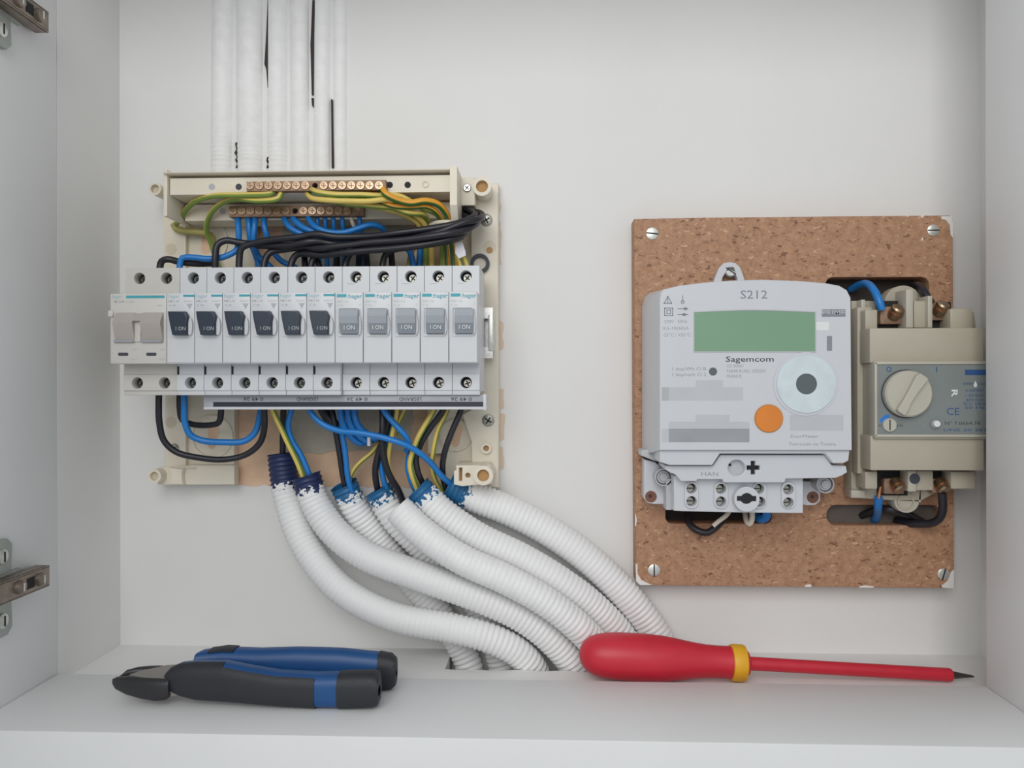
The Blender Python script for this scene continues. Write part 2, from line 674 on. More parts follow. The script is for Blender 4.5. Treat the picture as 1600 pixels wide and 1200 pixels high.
# painted wooden frame round the opening
struct(MB().box(XL - 70, XL, -70, TOP + 60, WF0, WF1, 0.8).build('trim_1', 'frame_paint', label='left stile of the white painted frame'))
struct(MB().box(XR, XR + 90, -70, TOP + 60, WF0, WF1, 0.8).build('trim_2', 'frame_paint', label='right stile of the white painted frame'))
struct(MB().box(XL, XR, -70, SILL, WF0, WF1, 0.9).build('trim_3', 'frame_paint', label='bottom rail of the white painted frame'))
struct(MB().box(XL, XR, TOP - 30, TOP + 60, WF0, WF1, 0.8).build('trim_4', 'frame_paint', label='top rail of the white painted frame'))


struct(MB().box(XL - 26, XL - 8, -60, TOP + 40, WF1 + 3, WF1 + 560, 0.8).build('door_1', 'frame_paint', label='white cabinet door standing open on the left hinges'))


def patch(name, pts, w, m, jag, seed, label):
    rnd = random.Random(seed)
    out = []
    n = len(pts)
    for i in range(n):
        a, b = Vector(pts[i]), Vector(pts[(i + 1) % n])
        k = max(1, int((b - a).length / 9))
        for j in range(k):
            q = a + (b - a) * (j / k)
            out.append((q.x + rnd.uniform(-jag, jag), q.y + rnd.uniform(-jag, jag)))
    return struct(MB().plate(pl(out, w), -0.5, w).build(name, m, smooth=0, label=label))


patch('trim_5', [(358, 330), (702, 330), (702, 762), (358, 758)], 0.6, 'raw_plaster', 2, 1, 'bare tan plaster behind the breaker panel')
patch('trim_6', [(440, 335), (642, 335), (655, 560), (640, 704), (448, 708)], 1.4, 'cement', 2.5, 2, 'grey cement patch in the bare plaster')
for k, (a, b, c, d) in enumerate(((779, 345, 783, 415), (779, 500, 786, 548), (779, 606, 788, 640), (779, 646, 789, 690), (779, 696, 787, 735), (779, 300, 782, 335))):
    patch('trim_%d' % (7 + k), [(a, b), (c, b + 3), (c, d - 3), (a, d)], 0.5, 'chip_tan', 1.4, 4 + k, 'chipped plaster at the edge of the panel base, patch %s' % 'abcdef'[k])


# ------------------------------------------------------------------ hinges on the left stile
def hinge(py0, label):
    c = P(30, py0, 112)
    zc = P(30, py0, 110)[1]
    x = XL
    t = thing('cabinet_hinge', label, 'hinge', (x, zc, 112), 'cabinet hinges on the left stile')
    mb = MB()
    mb.box(x - 0.5, x + 2.5, zc - 8, zc + 8, 113, 155, 0.6)
    pts = [(124, 8), (141, 8), (142, 24), (138, 28), (127, 28), (123, 24)]
    for sg in (1, -1):
        q = [(a, sg * b) for a, b in pts]
        n = len(q)
        vs = [(x - 0.5, zc + b, a) for a, b in q] + [(x + 3.2, zc + b, a) for a, b in q]
        fs = [[i, (i + 1) % n, n + (i + 1) % n, n + i] for i in range(n)] + [list(range(n)), list(range(n, 2 * n))]
        mb.add(vs, fs)
    mb.build('mounting_plate', 'hinge_grey', t)
    for sg in (1, -1):
        m2 = MB()
        path = [Vector((x + 3.0, zc + sg * 18.5, 132.5)), Vector((x + 4.6, zc + sg * 18.5, 132.5)), Vector((x + 5.4, zc + sg * 18.5, 132.5))]
        m2.rings(path, [4.6, 4.4, 3.0], 18)
        s = m2.build('plate_screw', 'zinc', t)
        MB().box(x + 5.2, x + 5.7, zc + sg * 18.5 - 3, zc + sg * 18.5 + 3, 132, 133).build('slot', 'black_hole', s)
    arm = MB()
    # channel shaped arm: web and two flanges, closed rounded nose
    arm.box(x + 9, x + 11, zc - 6.5, zc + 6.5, 100, 176, 0.7)
    arm.box(x + 2, x + 11, zc + 5, zc + 6.5, 100, 176, 0.5)
    arm.box(x + 2, x + 11, zc - 6.5, zc - 5, 100, 176, 0.5)
    arm.box(x + 2, x + 10, zc - 5.5, zc + 5.5, 98.5, 103, 1.2)
    a = arm.build('arm', 'hinge_bronze', t)
    for ww in (109.5, 128):
        m3 = MB()
        path = [Vector((x + 9, zc, ww)), Vector((x + 13, zc, ww)), Vector((x + 13.8, zc, ww))]
        m3.rings(path, [4.2, 4.0, 2.6], 18)
        s = m3.build('adjusting_screw', 'hinge_bronze', t)
        MB().box(x + 13.6, x + 14.1, zc - 2.4, zc + 2.4, ww - 0.5, ww + 0.5).build('slot', 'zinc', s)
    MB().box(x + 10.9, x + 11.3, zc - 3.2, zc + 3.2, 115, 121.5).build('arm_opening', 'black_hole', t)


hinge(24, 'bronze cabinet hinge on the left stile, the upper one of two')
hinge(905, 'bronze cabinet hinge on the left stile, the lower one of two')


# ------------------------------------------------------------------ breaker panel base
def screw_head(t, px, py, w, r, m='screw_dull', name='screw', cross=True, h=1.4, ang=0.5):
    c = P(px, py, w)
    rm = S(r, w)
    mb = MB()
    mb.cyl(c[0], c[1], rm, w - 2, w + h * 0.6, 20)
    mb.cyl(c[0], c[1], rm, w + h * 0.6, w + h, 20, r1=rm * 0.8)
    s = mb.build(name, m, t)
    sl = MB()
    for k in ((0, 1) if cross else (0,)):
        a = ang + k * math.pi / 2
        d, e = Vector((math.cos(a), math.sin(a))), Vector((-math.sin(a), math.cos(a)))
        L, hw = rm * (0.62 if cross else 0.98), rm * 0.11
        q = [d * L + e * hw, -d * L + e * hw, -d * L - e * hw, d * L - e * hw]
        sl.plate([(c[0] + v.x, c[1] + v.y) for v in q], w + h - 0.2, w + h + 0.08)
    sl.build('slot', 'black_hole', s, smooth=0)
    return s


def boss(t, px, py, r, w0, w1, hole_r, m='cream', hm='tan_hole'):
    c = P(px, py, w1)
    MB().cyl(c[0], c[1], S(r, w1), w0, w1, 28, inner=S(hole_r, w1)).build('mounting_boss', m, t)
    MB().cyl(c[0], c[1], S(hole_r, w1) + 0.1, w0, w1 - 3.5, 24).build('boss_hole', hm, t)


base0 = P(515, 762, 0)
BASE = thing('panel_base', 'cream plastic base frame of the open breaker panel on the niche wall', 'panel base', base0)


def panel_base():
    w = 9.0
    outer = [(258, 286), (300, 278), (700, 278), (728, 286), (779, 286), (780, 764), (708, 764), (690, 764), (690, 709), (668, 709), (668, 560),
             (366, 560), (366, 757), (262, 757), (258, 700)]
    holes = [[(398, 345), (690, 345), (690, 430), (398, 430)]]

    # circular knock-outs are real openings with a web behind
    MB().plate(pl(outer, w), 0.2, w, [pl(h, w) for h in holes], bev=0.7).build('base_plate', 'cream', BASE)
    # raised outer strip on the right side
    MB().plate(pl([(736, 300), (778, 300), (779, 630), (779, 762), (738, 762), (736, 690), (722, 648), (736, 640)], 15), w - 1, 15, bev=0.8).build('side_strip', 'cream', BASE)
    MB().plate(pl([(254, 300), (290, 300), (290, 745), (258, 745)], 14), w - 1, 14, bev=0.8).build('side_strip', 'cream', BASE)
    for px, py, r, ky in ((322, 378, 36, 8), (332, 682, 34, -8), (712, 680, 25, 0)):
        c = P(px, py, w)
        MB().cyl(c[0], c[1], S(r, w), w - 1, w + 1.6, 40, inner=S(r - 3, w)).build('knockout_ring', 'cream', BASE)
        k = [(px + 2 + 9 * math.cos(a), py - 9 + 8 * math.sin(a)) for a in [math.radians(d) for d in range(-200, 21, 20)]]
        k += [(px - 1 + 7 * math.cos(a), py + 11 + 8 * math.sin(a)) for a in [math.radians(d) for d in range(0, 181, 20)]]
        MB().plate(pl(k, w), w - 0.5, w + 0.25).build('keyhole', 'raw_plaster', BASE, smooth=0)
    # corner bosses and brackets
    boss(BASE, 753, 291, 15, 10, 32, 9.5)
    boss(BASE, 242, 295, 10, 8, 26, 7, hm='cream_dark')
    boss(BASE, 241, 744, 11, 8, 26, 7, hm='cream_dark')
    boss(BASE, 755, 743, 15.5, 10, 45, 9.5)
    MB().plate(pl([(246, 731), (262, 729), (300, 727), (366, 727), (366, 757), (262, 758), (246, 757)], 17), 8, 17, bev=0.8).build('corner_bracket', 'cream', BASE)
    MB().plate(pl([(262, 731), (286, 733), (284, 739), (284, 750), (286, 757), (262, 757), (266, 750), (266, 738)], 22), 16, 22, bev=0.7).build('clip', 'cream', BASE)
    MB().boxp(288, 730, 306, 733, 17, 17.6).build('clip_slot', 'cream_dark', BASE)
    slot = [(717, 731), (722, 731), (722, 752), (717, 752)]
    hole = circ(731, 743, 4)
    MB().plate(pl([(712, 727), (765, 727), (768, 735), (768, 757), (754, 757), (722, 760), (709, 757), (709, 736), (713, 734)], 40), 10, 40,
               [pl(slot, 40), pl(hole, 40)], bev=0.7).build('corner_bracket', 'cream', BASE)
    MB().boxp(716, 730, 723, 753, 28, 33).build('slot_bottom', 'tan_hole', BASE)
    c = P(731, 743, 40)
    MB().cyl(c[0], c[1], 2.0, 28, 35).build('hole_bottom', 'tan_hole', BASE)
    # plate holes
    for px, py, r, r2, mm in ((765, 386, 10, 5, 'cream_dark'), (760, 700, 8.5, 4, 'cream_dark')):
        c = P(px, py, 15)
        if r > 9:
            MB().cyl(c[0], c[1], S(r, 15), 14.8, 15.25, 26).build('recess', 'cream_dark', BASE)
        else:
            MB().cyl(c[0], c[1], S(r, 15), 14.5, 18, 26, inner=S(r - 4, 15)).build('recess_ring', 'cream', BASE)
        c = P(px, py + (5 if r > 9 else 0), 15)
        MB().cyl(c[0], c[1], S(r2, 15), 15.2, 15.5, 20).build('recess_hole', 'tan_hole', BASE)
    for px, py in ((267, 389), (267, 660)):
        c = P(px, py, 14)
        MB().cyl(c[0], c[1], S(9, 14), 13.8, 14.25, 24).build('recess', 'cream_dark', BASE)
    screw_head(BASE, 760, 344, 15, 9.5, cross=True)
    screw_head(BASE, 763, 657, 15, 9.5, cross=True, ang=1.0)
    screw_head(BASE, 273, 700, 14, 7, cross=True)


panel_base()

# DIN rail
dx0, dx1 = X_(200, 14, 520), X_(771, 20, 520)
dz0, dz1 = Z_(560, 20, 768), Z_(482, 20, 768)
DIN = thing('din_rail', 'galvanised steel mounting rail behind the breaker row', 'rail', ((dx0 + dx1) / 2, dz0, 10))
MB().prof_x([(dz0, 25), (dz0 + 6, 25), (dz0 + 6, 15.5), (dz1 - 6, 15.5), (dz1 - 6, 25), (dz1, 25), (dz1, 26.5), (dz1 - 7.5, 26.5), (dz1 - 7.5, 17),
             (dz0 + 7.5, 17), (dz0 + 7.5, 26.5), (dz0, 26.5)], dx0, dx1).build('rail', 'steel', DIN)
MB().box(dx1 - 3.2, dx1 + 0.4, dz0 + 5, dz1 - 5, 15.5, 28, 0.6).build('end_stop', 'zinc', DIN)


# ------------------------------------------------------------------ terminal holder above the breakers
HOLD = thing('terminal_holder', 'cream plastic carrier holding two brass terminal bars above the breakers', 'terminal holder', P(480, 343, 9))


def holder():
    # two stepped shelves seen from the front, top wall and side walls
    x0, x1 = X_(268, 50, 300), X_(704, 50, 300)
    z = lambda y, w: Z_(y, w, 490)
    prof = [(z(276, 52), 52), (z(302, 52), 52), (z(303, 52) - 0.2, 26), (z(318, 30), 26), (z(318, 30), 30), (z(343, 30), 30), (z(346, 30), 15), (z(276, 52), 15)]
    MB().prof_x(prof, x0, x1).build('stepped_body', 'cream', HOLD)
    MB().boxp(254, 263, 712, 271, 15, 57, 0.6).build('top_wall', 'cream', HOLD)
    a, b = P(254, 330, 57), P(262, 263, 57)
    MB().boxp(255, 264, 261, 338, 15, 54, 0.5).build('end_wall', 'cream', HOLD)
    a, b = P(703, 344, 58), P(714, 259, 58)
    MB().prof_x([(b[1], 15), (b[1], 58), (a[1] + 10, 58), (a[1], 50), (a[1], 15)], a[0], b[0]).build('end_wall', 'cream', HOLD)
    m = MB()
    m.plate(pl([(712, 277), (742, 277), (742, 321), (712, 321)], 30), 15, 30, bev=0.7)
    m.build('fixing_lug', 'cream', HOLD)
    screw_head(HOLD, 730, 294, 30, 6.5, m='steel', cross=True, ang=0.9)
    for px, py, mm in ((331, 292, 'print_pale'), (373, 292, 'print_dark'), (609, 289, 'black_hole'), (637, 289, 'black_hole')):
        c = P(px, py, 52)
        MB().cyl(c[0], c[1], S(5, 52), 51.5, 52.2, 18).build('fixing_hole', mm, HOLD)
    c = P(665, 288, 52)
    MB().cyl(c[0], c[1], S(5.4, 52), 51.5, 52.6, 20, inner=S(3.6, 52)).build('fixing_ring', 'cream_dark', HOLD)
    c = P(348, 330, 30)
    MB().cyl(c[0], c[1], S(5, 30), 29.5, 30.2, 18).build('fixing_hole', 'print_pale', HOLD)


holder()


def terminal_bar(x0, x1, y0, y1, w, first, pitch, n, hole, label):
    c = P((x0 + x1) / 2, y1, w - 8)
    t = thing('terminal_bar', label, 'terminal bar', c)
    hc = P(first + pitch * hole, (y0 + y1) / 2, w)
    hr = S(4.4, w)
    a, b = P(x0, y1, w), P(x1, y0, w)
    MB().plate([(a[0], a[1]), (b[0], a[1]), (b[0], b[1]), (a[0], b[1])], w - 8, w,
               [[(hc[0] + hr * math.cos(q * math.pi / 8), hc[1] + hr * math.sin(q * math.pi / 8)) for q in range(16)]], bev=0.3).build('bar', 'brass_bar', t)
    MB().cyl(hc[0], hc[1], hr, w - 7.5, w - 5).build('hole_bottom', 'black_hole', t)
    proto = None
    for k in range(n):
        if k == hole:
            continue
        px = first + pitch * k
        c = P(px, (y0 + y1) / 2, w)
        if proto is None:
            r = S(6.2, w)
            mb = MB()
            mb.cyl(c[0], c[1], r, w - 0.5, w + 1.0, 20, inner=r * 0.72)
            mb.cyl(c[0], c[1], r * 0.74, w - 0.5, w + 0.55, 16)
            proto = mb.build('terminal_screw', 'brass', t)
            q = MB()
            q.box(c[0] - r * 0.6, c[0] + r * 0.6, c[1] - 0.32, c[1] + 0.32, w + 0.5, w + 0.65)
            q.box(c[0] - 0.32, c[0] + 0.32, c[1] - r * 0.6, c[1] + r * 0.6, w + 0.5, w + 0.66)
            q.build('slot', 'brass_bar', proto, smooth=0)
            c0 = c
        else:
            s = copy_part(proto, t, (c[0] - c0[0], c[1] - c0[1], 0))
            s.rotation_euler.y = 0
    return t


terminal_bar(385, 603, 281, 299, 58, 391.5, 14.35, 15, 7, 'long brass terminal bar with earth wires, upper of two in the cream holder')
terminal_bar(358, 568, 320, 339, 36, 364.5, 13.75, 15, 7, 'long brass terminal bar with blue wires, lower of two in the cream holder')


# ------------------------------------------------------------------ breakers
MODW = S(45.1, 86)
BX0 = X_(260.3, 86, 510)
WT, WN = 68.0, 86.0
zt = lambda y, w: Z_(y, w, 510)


def breaker_housing(t, x0, wid, holes, mname, wb, screw='screw_dark'):
    zT0, zT1 = zt(416.5, WT), zt(457, WT)
    zB1, zB0 = zt(567, wb), zt(617.3, wb)
    g = 0.12
    mb = MB()
    mb.box(x0 + g, x0 + wid - g, zt(612, 60), zt(420, 60), 26.5, 60)
    r = S(9, WT)

    def hole(hx, hz):
        return [(hx + r * math.cos(i * math.pi / 12), hz + r * math.sin(i * math.pi / 12)) for i in range(24)]
    zh, zb = zt(433, WT), zt(598, wb)
    mb.plate([(x0 + g, zT1 - 3), (x0 + wid - g, zT1 - 3), (x0 + wid - g, zT0), (x0 + g, zT0)], 59, WT, [hole(h, zh) for h in holes], bev=0.35)
    zl = zt(610, wb)
    mb.plate([(x0 + g, zl), (x0 + wid - g, zl), (x0 + wid - g, zt(585, wb)), (x0 + g, zt(585, wb))], 59, wb, [hole(h, zb) for h in holes], bev=0.3)
    mb.box(x0 + g, x0 + wid - g, zt(586, wb), zB1 + 3, 59, wb - 0.8, 0.3)
    mb.box(x0 + g, x0 + wid - g, zB0, zl + 1, 59, wb - 1.2, 0.3)
    mb.box(x0 + g, x0 + wid - g, zt(567.5, WN), zt(456.5, WN), 59, WN, 0.5)
    mb.build('housing', mname, t)
    for z, wf in ((zh, WT), (zb, wb)):
        for h in holes:
            MB().cyl(h, z, r + 0.3, 59.2, wf - 7.6, 20).build('terminal_well', 'black_hole', t)
            s = MB()
            s.cyl(h + 0.45, z - 0.45, r * 0.66, wf - 7.6, wf - 5.6, 18)
            sc = s.build('terminal_screw', screw, t)
            q = MB()
            a = random.uniform(0.3, 1.2)
            for k in (0, 1):
                d = Vector((math.cos(a + k * math.pi / 2), math.sin(a + k * math.pi / 2)))
                e = Vector((-d.y, d.x))
                L, hw = r * 0.5, 0.42
                q.plate([(h + 0.5 + v.x, z - 0.5 + v.y) for v in (d * L + e * hw, -d * L + e * hw, -d * L - e * hw, d * L - e * hw)], wf - 5.7, wf - 5.5)
            q.build('slot', 'black_hole', sc, smooth=0)


def at_x(x, w):
    """pixel column of the X position at row 510"""
    lo, hi = -400.0, 2000.0
    for _ in range(40):
        md = (lo + hi) / 2
        if P(md, 510, w)[0] < x:
            lo = md
        else:
            hi = md
    return (lo + hi) / 2


def light_breaker(label):
    x0 = BX0 + MODW * 6
    t = thing('circuit_breaker', label, 'circuit breaker', (x0 + MODW / 2, zt(620, WT), 21))
    breaker_housing(t, x0, MODW, [x0 + MODW / 2], 'breaker_white', WT, 'screw_dull')
    p0 = at_x(x0, WN)
    w = WN
    # toggle surround with a raised ear on the right
    MB().plate(pl(rr(p0 + 5, 481, p0 + 40, 526, 3), w), w - 0.5, w + 0.7, [pl(rr(p0 + 7, 482.5, p0 + 36.3, 522.5, 1), w)], bev=0.25).build('toggle_surround', 'breaker_white', t)
    ear = [(p0 + 38 + 3.5 * math.sin(a) * 0.9, 508 - 15 * math.cos(a)) for a in [math.pi * i / 10 for i in range(11)]]
    ear += [(p0 + 35.5, 523), (p0 + 35.5, 493)]
    MB().plate(pl(ear, w + 2), w - 0.3, w + 2.2, bev=0.4).build('toggle_guard', 'breaker_white', t)
    xa, xb = P(p0 + 7.2, 510, w + 5)[0], P(p0 + 35.6, 510, w + 5)[0]
    zz = lambda y, ww: zt(y, ww)
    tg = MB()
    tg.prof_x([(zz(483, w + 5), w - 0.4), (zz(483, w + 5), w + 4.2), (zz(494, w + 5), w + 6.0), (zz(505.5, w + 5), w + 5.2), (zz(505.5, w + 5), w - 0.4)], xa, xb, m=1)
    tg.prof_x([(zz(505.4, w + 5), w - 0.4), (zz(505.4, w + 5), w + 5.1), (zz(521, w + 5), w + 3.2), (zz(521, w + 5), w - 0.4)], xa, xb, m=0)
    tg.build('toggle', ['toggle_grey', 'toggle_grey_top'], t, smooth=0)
    text('I ON', p0 + 22.5, 512, w + 5.2, 6.5, 'print_white', t, width=17, name='toggle_print')
    m = MB()
    m.boxp(p0 + 3, 459.5, p0 + 18, 464.5, w - 0.2, w + 0.06)
    m.build('brand_stripe', 'teal', t, smooth=0)
    text(':hager', p0 + 31, 463, w, 6.5, 'teal', t, width=24, name='brand_print', bold=0.012)
    text('MW 116', p0 + 12, 471.5, w, 3.2, 'print_pale', t, width=18, name='rating_print')
    text('C 16', p0 + 8, 477.5, w, 3.2, 'print_pale', t, width=9, name='rating_print')
    text('1 2', p0 + 39, 477, w, 3.0, 'print_pale', t, width=3.5, name='rating_print', rot=math.pi / 2)
    # label window of the lower half
    MB().plate(pl(rr(p0 + 1.2, 528.5, p0 + 43.8, 566.5, 1.0), w), w - 0.2, w + 0.45, bev=0.2).build('label_window', 'breaker_lower', t)
    m = MB()
    zz0 = zt(444, WT)
    m.box(x0 + 3.5, x0 + 8.0, zz0 - 0.12, zz0 + 0.12, WT - 0.2, WT + 0.04)
    m.build('moulded_line', 'print_grey', t, smooth=0)
    return t


def dark_breaker(label):
    x0 = BX0
    t = thing('circuit_breaker', label, 'circuit breaker', (x0 + MODW / 2, zt(620, WT), 21))
    breaker_housing(t, x0, MODW, [x0 + MODW / 2], 'breaker_white', 72.5)
    p0 = at_x(x0, WN)
    w = WN
    MB().plate(pl([(p0 + 1, 485), (p0 + 30, 485), (p0 + 35, 498), (p0 + 39, 506), (p0 + 39, 520), (p0 + 34, 526), (p0 + 7, 526), (p0 + 3, 510)], w), w - 0.4, w + 0.6,
               bev=0.25).build('toggle_surround', 'breaker_lower', t)
    ear = [(p0 + 36 + 4 * math.sin(a), 510 - 14 * math.cos(a)) for a in [math.pi * i / 10 for i in range(11)]]
    ear += [(p0 + 33.5, 523), (p0 + 33.5, 500)]
    MB().plate(pl(ear, w + 2), w - 0.3, w + 2.2, bev=0.4).build('toggle_guard', 'breaker_white', t)
    out = [(p0 + 2, 486.5), (p0 + 28, 486.5), (p0 + 31.5, 493), (p0 + 33, 498), (p0 + 31, 506), (p0 + 31.5, 523.5), (p0 + 9, 523.5), (p0 + 6, 510), (p0 + 4, 500)]
    MB().plate(pl(out, w + 4), w - 0.4, w + 4.6, bev=0.6).build('toggle', 'toggle_navy', t)
    text('I ON', p0 + 22, 513.5, w + 4.6, 5.8, 'print_pale', t, width=16, name='toggle_print')
    text('hager', p0 + 11.5, 463, w, 6.0, 'teal_pale', t, width=18, name='brand_print')
    MB().boxp(p0 + 26, 460.5, p0 + 43.5, 464, w - 0.2, w + 0.06).build('brand_stripe', 'teal', t, smooth=0)
    text('MB 110', p0 + 11, 471, w, 3.2, 'print_grey', t, width=17, name='rating_print')
    text('230V', p0 + 34, 471, w, 3.2, 'print_pale', t, width=15, name='rating_print')
    text('C 10', p0 + 9, 477.5, w, 3.2, 'print_grey', t, width=10, name='rating_print')
    m = MB()
    m.plate(pl([(p0 + 31, 474.5), (p0 + 41, 474.5), (p0 + 36, 483.5)], w), w - 0.2, w + 0.06)
    m.build('triangle_print', 'print_pale', t, smooth=0)
    MB().plate(pl(rr(p0 + 1.2, 528.5, p0 + 43.8, 566.5, 1.0), w), w - 0.2, w + 0.45, bev=0.2).build('label_window', 'breaker_lower', t)
    # notched dark joint at the lower left corner
    zA, zB = zt(572, 72), zt(588, 72)
    MB().box(x0 + 0.1, x0 + 1.3, zB, zA, 71.2, 72.0).build('side_notch', 'black_hole', t)
    return t


ORD = ['first', 'second', 'third', 'fourth', 'fifth', 'sixth']
d0 = dark_breaker('white circuit breaker with a dark navy toggle, first beside the beige two-pole switch')
for i in range(1, 6):
    c = copy_part(d0, None, (MODW * i, 0, 0))
    c['label'] = 'white circuit breaker with a dark navy toggle, %s from the beige two-pole switch' % ORD[i]
l0 = light_breaker('white circuit breaker with a grey toggle, first beside the navy-toggle breakers')
for i in range(1, 5):
    c = copy_part(l0, None, (MODW * i, 0, 0))
    c['label'] = ('white circuit breaker with a grey toggle, %s from the navy-toggle breakers' % ORD[i]) if i < 4 else \
        'white circuit breaker with a grey toggle at the row end beside the steel rail'
for o in bpy.data.objects:
    if o.parent is None and o.name.startswith('circuit_breaker'):
        o['group'] = 'single-pole breakers on the rail'


def two_pole():
    x0 = X_(172, WN, 510)
    wid = BX0 - x0
    t = thing('two_pole_switch', 'wide beige two-pole main switch with two broad toggles at the end of the breaker row', 'main switch', (x0 + wid / 2, zt(620, WT), 21))
    breaker_housing(t, x0, wid, [x0 + wid * 0.26, x0 + wid * 0.755], 'rcd_cream', 71)
    w = WN
    text('hager', 183, 463.5, w, 5.5, 'teal_pale', t, width=15, name='brand_print')
    MB().boxp(197, 461.5, 257, 466, w - 0.2, w + 0.06).build('brand_stripe', 'teal', t, smooth=0)
    text('SB 240', 186, 471.5, w, 3.4, 'print_grey', t, width=17, name='rating_print')
    text('230-400V', 203, 471.5, w, 3.4, 'print_pale', t, width=14, name='rating_print')
    text('40A', 250, 477.5, w, 3.0, 'print_pale', t, width=9, name='rating_print')
    # toggles: sloped top bar and two flat paddles in shallow wells
    zz = lambda y: zt(y, w + 4)
    for a, b in ((177.5, 208), (220, 252)):
        xa, xb = X_(a, w + 3, 510), X_(b, w + 3, 510)
        tg = MB()
        tg.prof_x([(zz(486), w - 0.3), (zz(486), w + 0.5), (zz(502), w + 4.6), (zz(504), w + 4.6), (zz(530), w + 1.2), (zz(534), w + 0.3), (zz(534), w - 0.3)], xa, xb)
        tg.build('toggle', 'rcd_toggle', t, smooth=20)
        MB().boxp(a, 530.5, b, 535, w - 0.2, w + 1.6).build('toggle_foot_shadow', 'print_mid', t)  # dark bar paints the shadow at the bottom of the toggle well
    xa, xb = X_(207, w + 3, 510), X_(221, w + 3, 510)
    MB().prof_x([(zz(487), w - 0.3), (zz(487), w + 0.4), (zz(498), w + 3.6), (zz(500), w + 3.4), (zz(500), w - 0.3)], xa, xb).build('toggle_link', 'rcd_toggle', t)
    MB().boxp(208.5, 501, 219.5, 534, w - 0.2, w + 1.0, 0.3).build('toggle_divider', 'rcd_cream', t)
    MB().boxp(168, 485, 176, 495, w - 8, w + 1.5, 0.6).build('side_lug', 'rcd_cream', t)
    for a in (184.5, 228.5):
        MB().plate(pl(rr(a, 551, a + 16, 556, 2.2), w), w - 0.2, w + 0.1).build('indicator_slot', 'print_dark', t, smooth=0)
        text('OFF', a + 25, 546.5, w, 3.4, 'print_pale', t, width=9, name='position_print')
        text('ON', a + 25, 561.5, w, 3.4, 'print_pale', t, width=9, name='position_print')


two_pole()


def comb():
    w0, w1 = 52.0, 64.0
    a, b = P(318, 640, w1), P(757, 619, w1)
    t = thing('busbar_comb', 'grey busbar comb with upside-down lettering along the foot of the breakers', 'busbar', ((a[0] + b[0]) / 2, a[1], w0))
    MB().boxp(318, 617, 757, 628.3, w0, w1, 0.15).build('comb_cover', 'comb_grey', t)
    MB().boxp(333, 627.8, 755, 636.4, w0, w1 - 0.6).build('comb_groove', 'comb_dark', t)
    MB().boxp(318, 635.5, 757, 640, w0, w1, 0.3).build('comb_lip', 'comb_edge', t)
    MB().boxp(318, 617, 333, 640, w0 + 0.2, w1 - 0.2, 0.3).build('comb_end', 'comb_grey', t)
    MB().boxp(755, 616, 759.5, 641, w0 - 3, w1 + 0.6, 0.2).build('end_cap', 'comb_edge', t)
    for px, s, wd in ((721, '0 49 26', 33), (641, 'LEGRAND', 35), (558, '0 49 26', 33), (480, 'LEGRAND', 34), (396, '0 49 26', 32)):
        text(s, px, 623.4, w1, 5.6, 'print_dark', t, width=wd, name='comb_print', rot=math.pi, bold=0.01)


comb()


# ------------------------------------------------------------------ wires
WIRES = []


def wire(name, label, kind, pts, r=1.85, group=None, cat='wire'):
    WIRES.append([name, label, kind, spx(pts, 2.2), r, group, cat])


def settle(iters=110):
    """push crossing wires apart, mostly in depth, so that they lie against each other"""
    from mathutils.kdtree import KDTree
    pts, own, rad = [], [], []
    for i, wd in enumerate(WIRES):
        for p in wd[3]:
            pts.append(p.copy())
            own.append(i)
            rad.append(wd[4])
    n = len(pts)
    start = [p.copy() for p in pts]
    for it in range(iters):
        kd = KDTree(n)
        for i, p in enumerate(pts):
            kd.insert(p, i)
        kd.balance()
        mv = [Vector((0, 0, 0)) for _ in range(n)]
        hits = 0
        for i, p in enumerate(pts):
            for co, j, d in kd.find_range(p, rad[i] + 4.3):
                if own[j] == own[i]:
                    continue
                o = rad[i] + rad[j] - d + 0.22
                if o <= 0:
                    continue
                hits += 1
                v = p - co
                if abs(v.z) < 0.3:
                    v.z = 0.3 if own[i] > own[j] else -0.3
                v = Vector((v.x * 0.45, v.y * 0.45, v.z))
                v.normalize()
                m = v * (o * 0.6)
                if m.length > mv[i].length:
                    mv[i] = m
        if not hits:
            break
        # spread each push along its wire
        for _ in range(14 if it < iters - 12 else 4):
            nm = []
            for i in range(n):
                acc, c = mv[i] * 2, 2
                for k in (i - 1, i + 1):
                    if 0 <= k < n and own[k] == own[i]:
                        acc = acc + mv[k]
                        c += 1
                nm.append(acc / c)
            mv = nm
        for i in range(n):
            pts[i] = pts[i] + mv[i]
            if pts[i].z < rad[i] + 1.6:
                pts[i].z = rad[i] + 1.6
    k = 0
    for wd in WIRES:
        for i in range(len(wd[3])):
            wd[3][i] = pts[k]
            k += 1


def build_wires():
    settle()
    for name, label, kind, path, r, group, cat in WIRES:
        mb = MB()
        if kind in ('yg', 'gy', 'og'):
            st = {'yg': (0.58, 0.93), 'gy': (0.08, 0.45), 'og': (0.06, 0.32)}[kind]
            mb.rings(path, r, 12, stripe=(1, st[0], st[1]))
            o = mb.build(name, ['wire_orange', 'wire_dgreen'] if kind == 'og' else ['wire_yellow', 'wire_green'], smooth=60)
        else:
            mb.rings(path, r, 12)
            o = mb.build(name, 'wire_' + kind, smooth=60)
        tag(o, label, cat, group)


EG = 'earth wires on the upper terminal bar'
YG = 'yellow_green_wire'
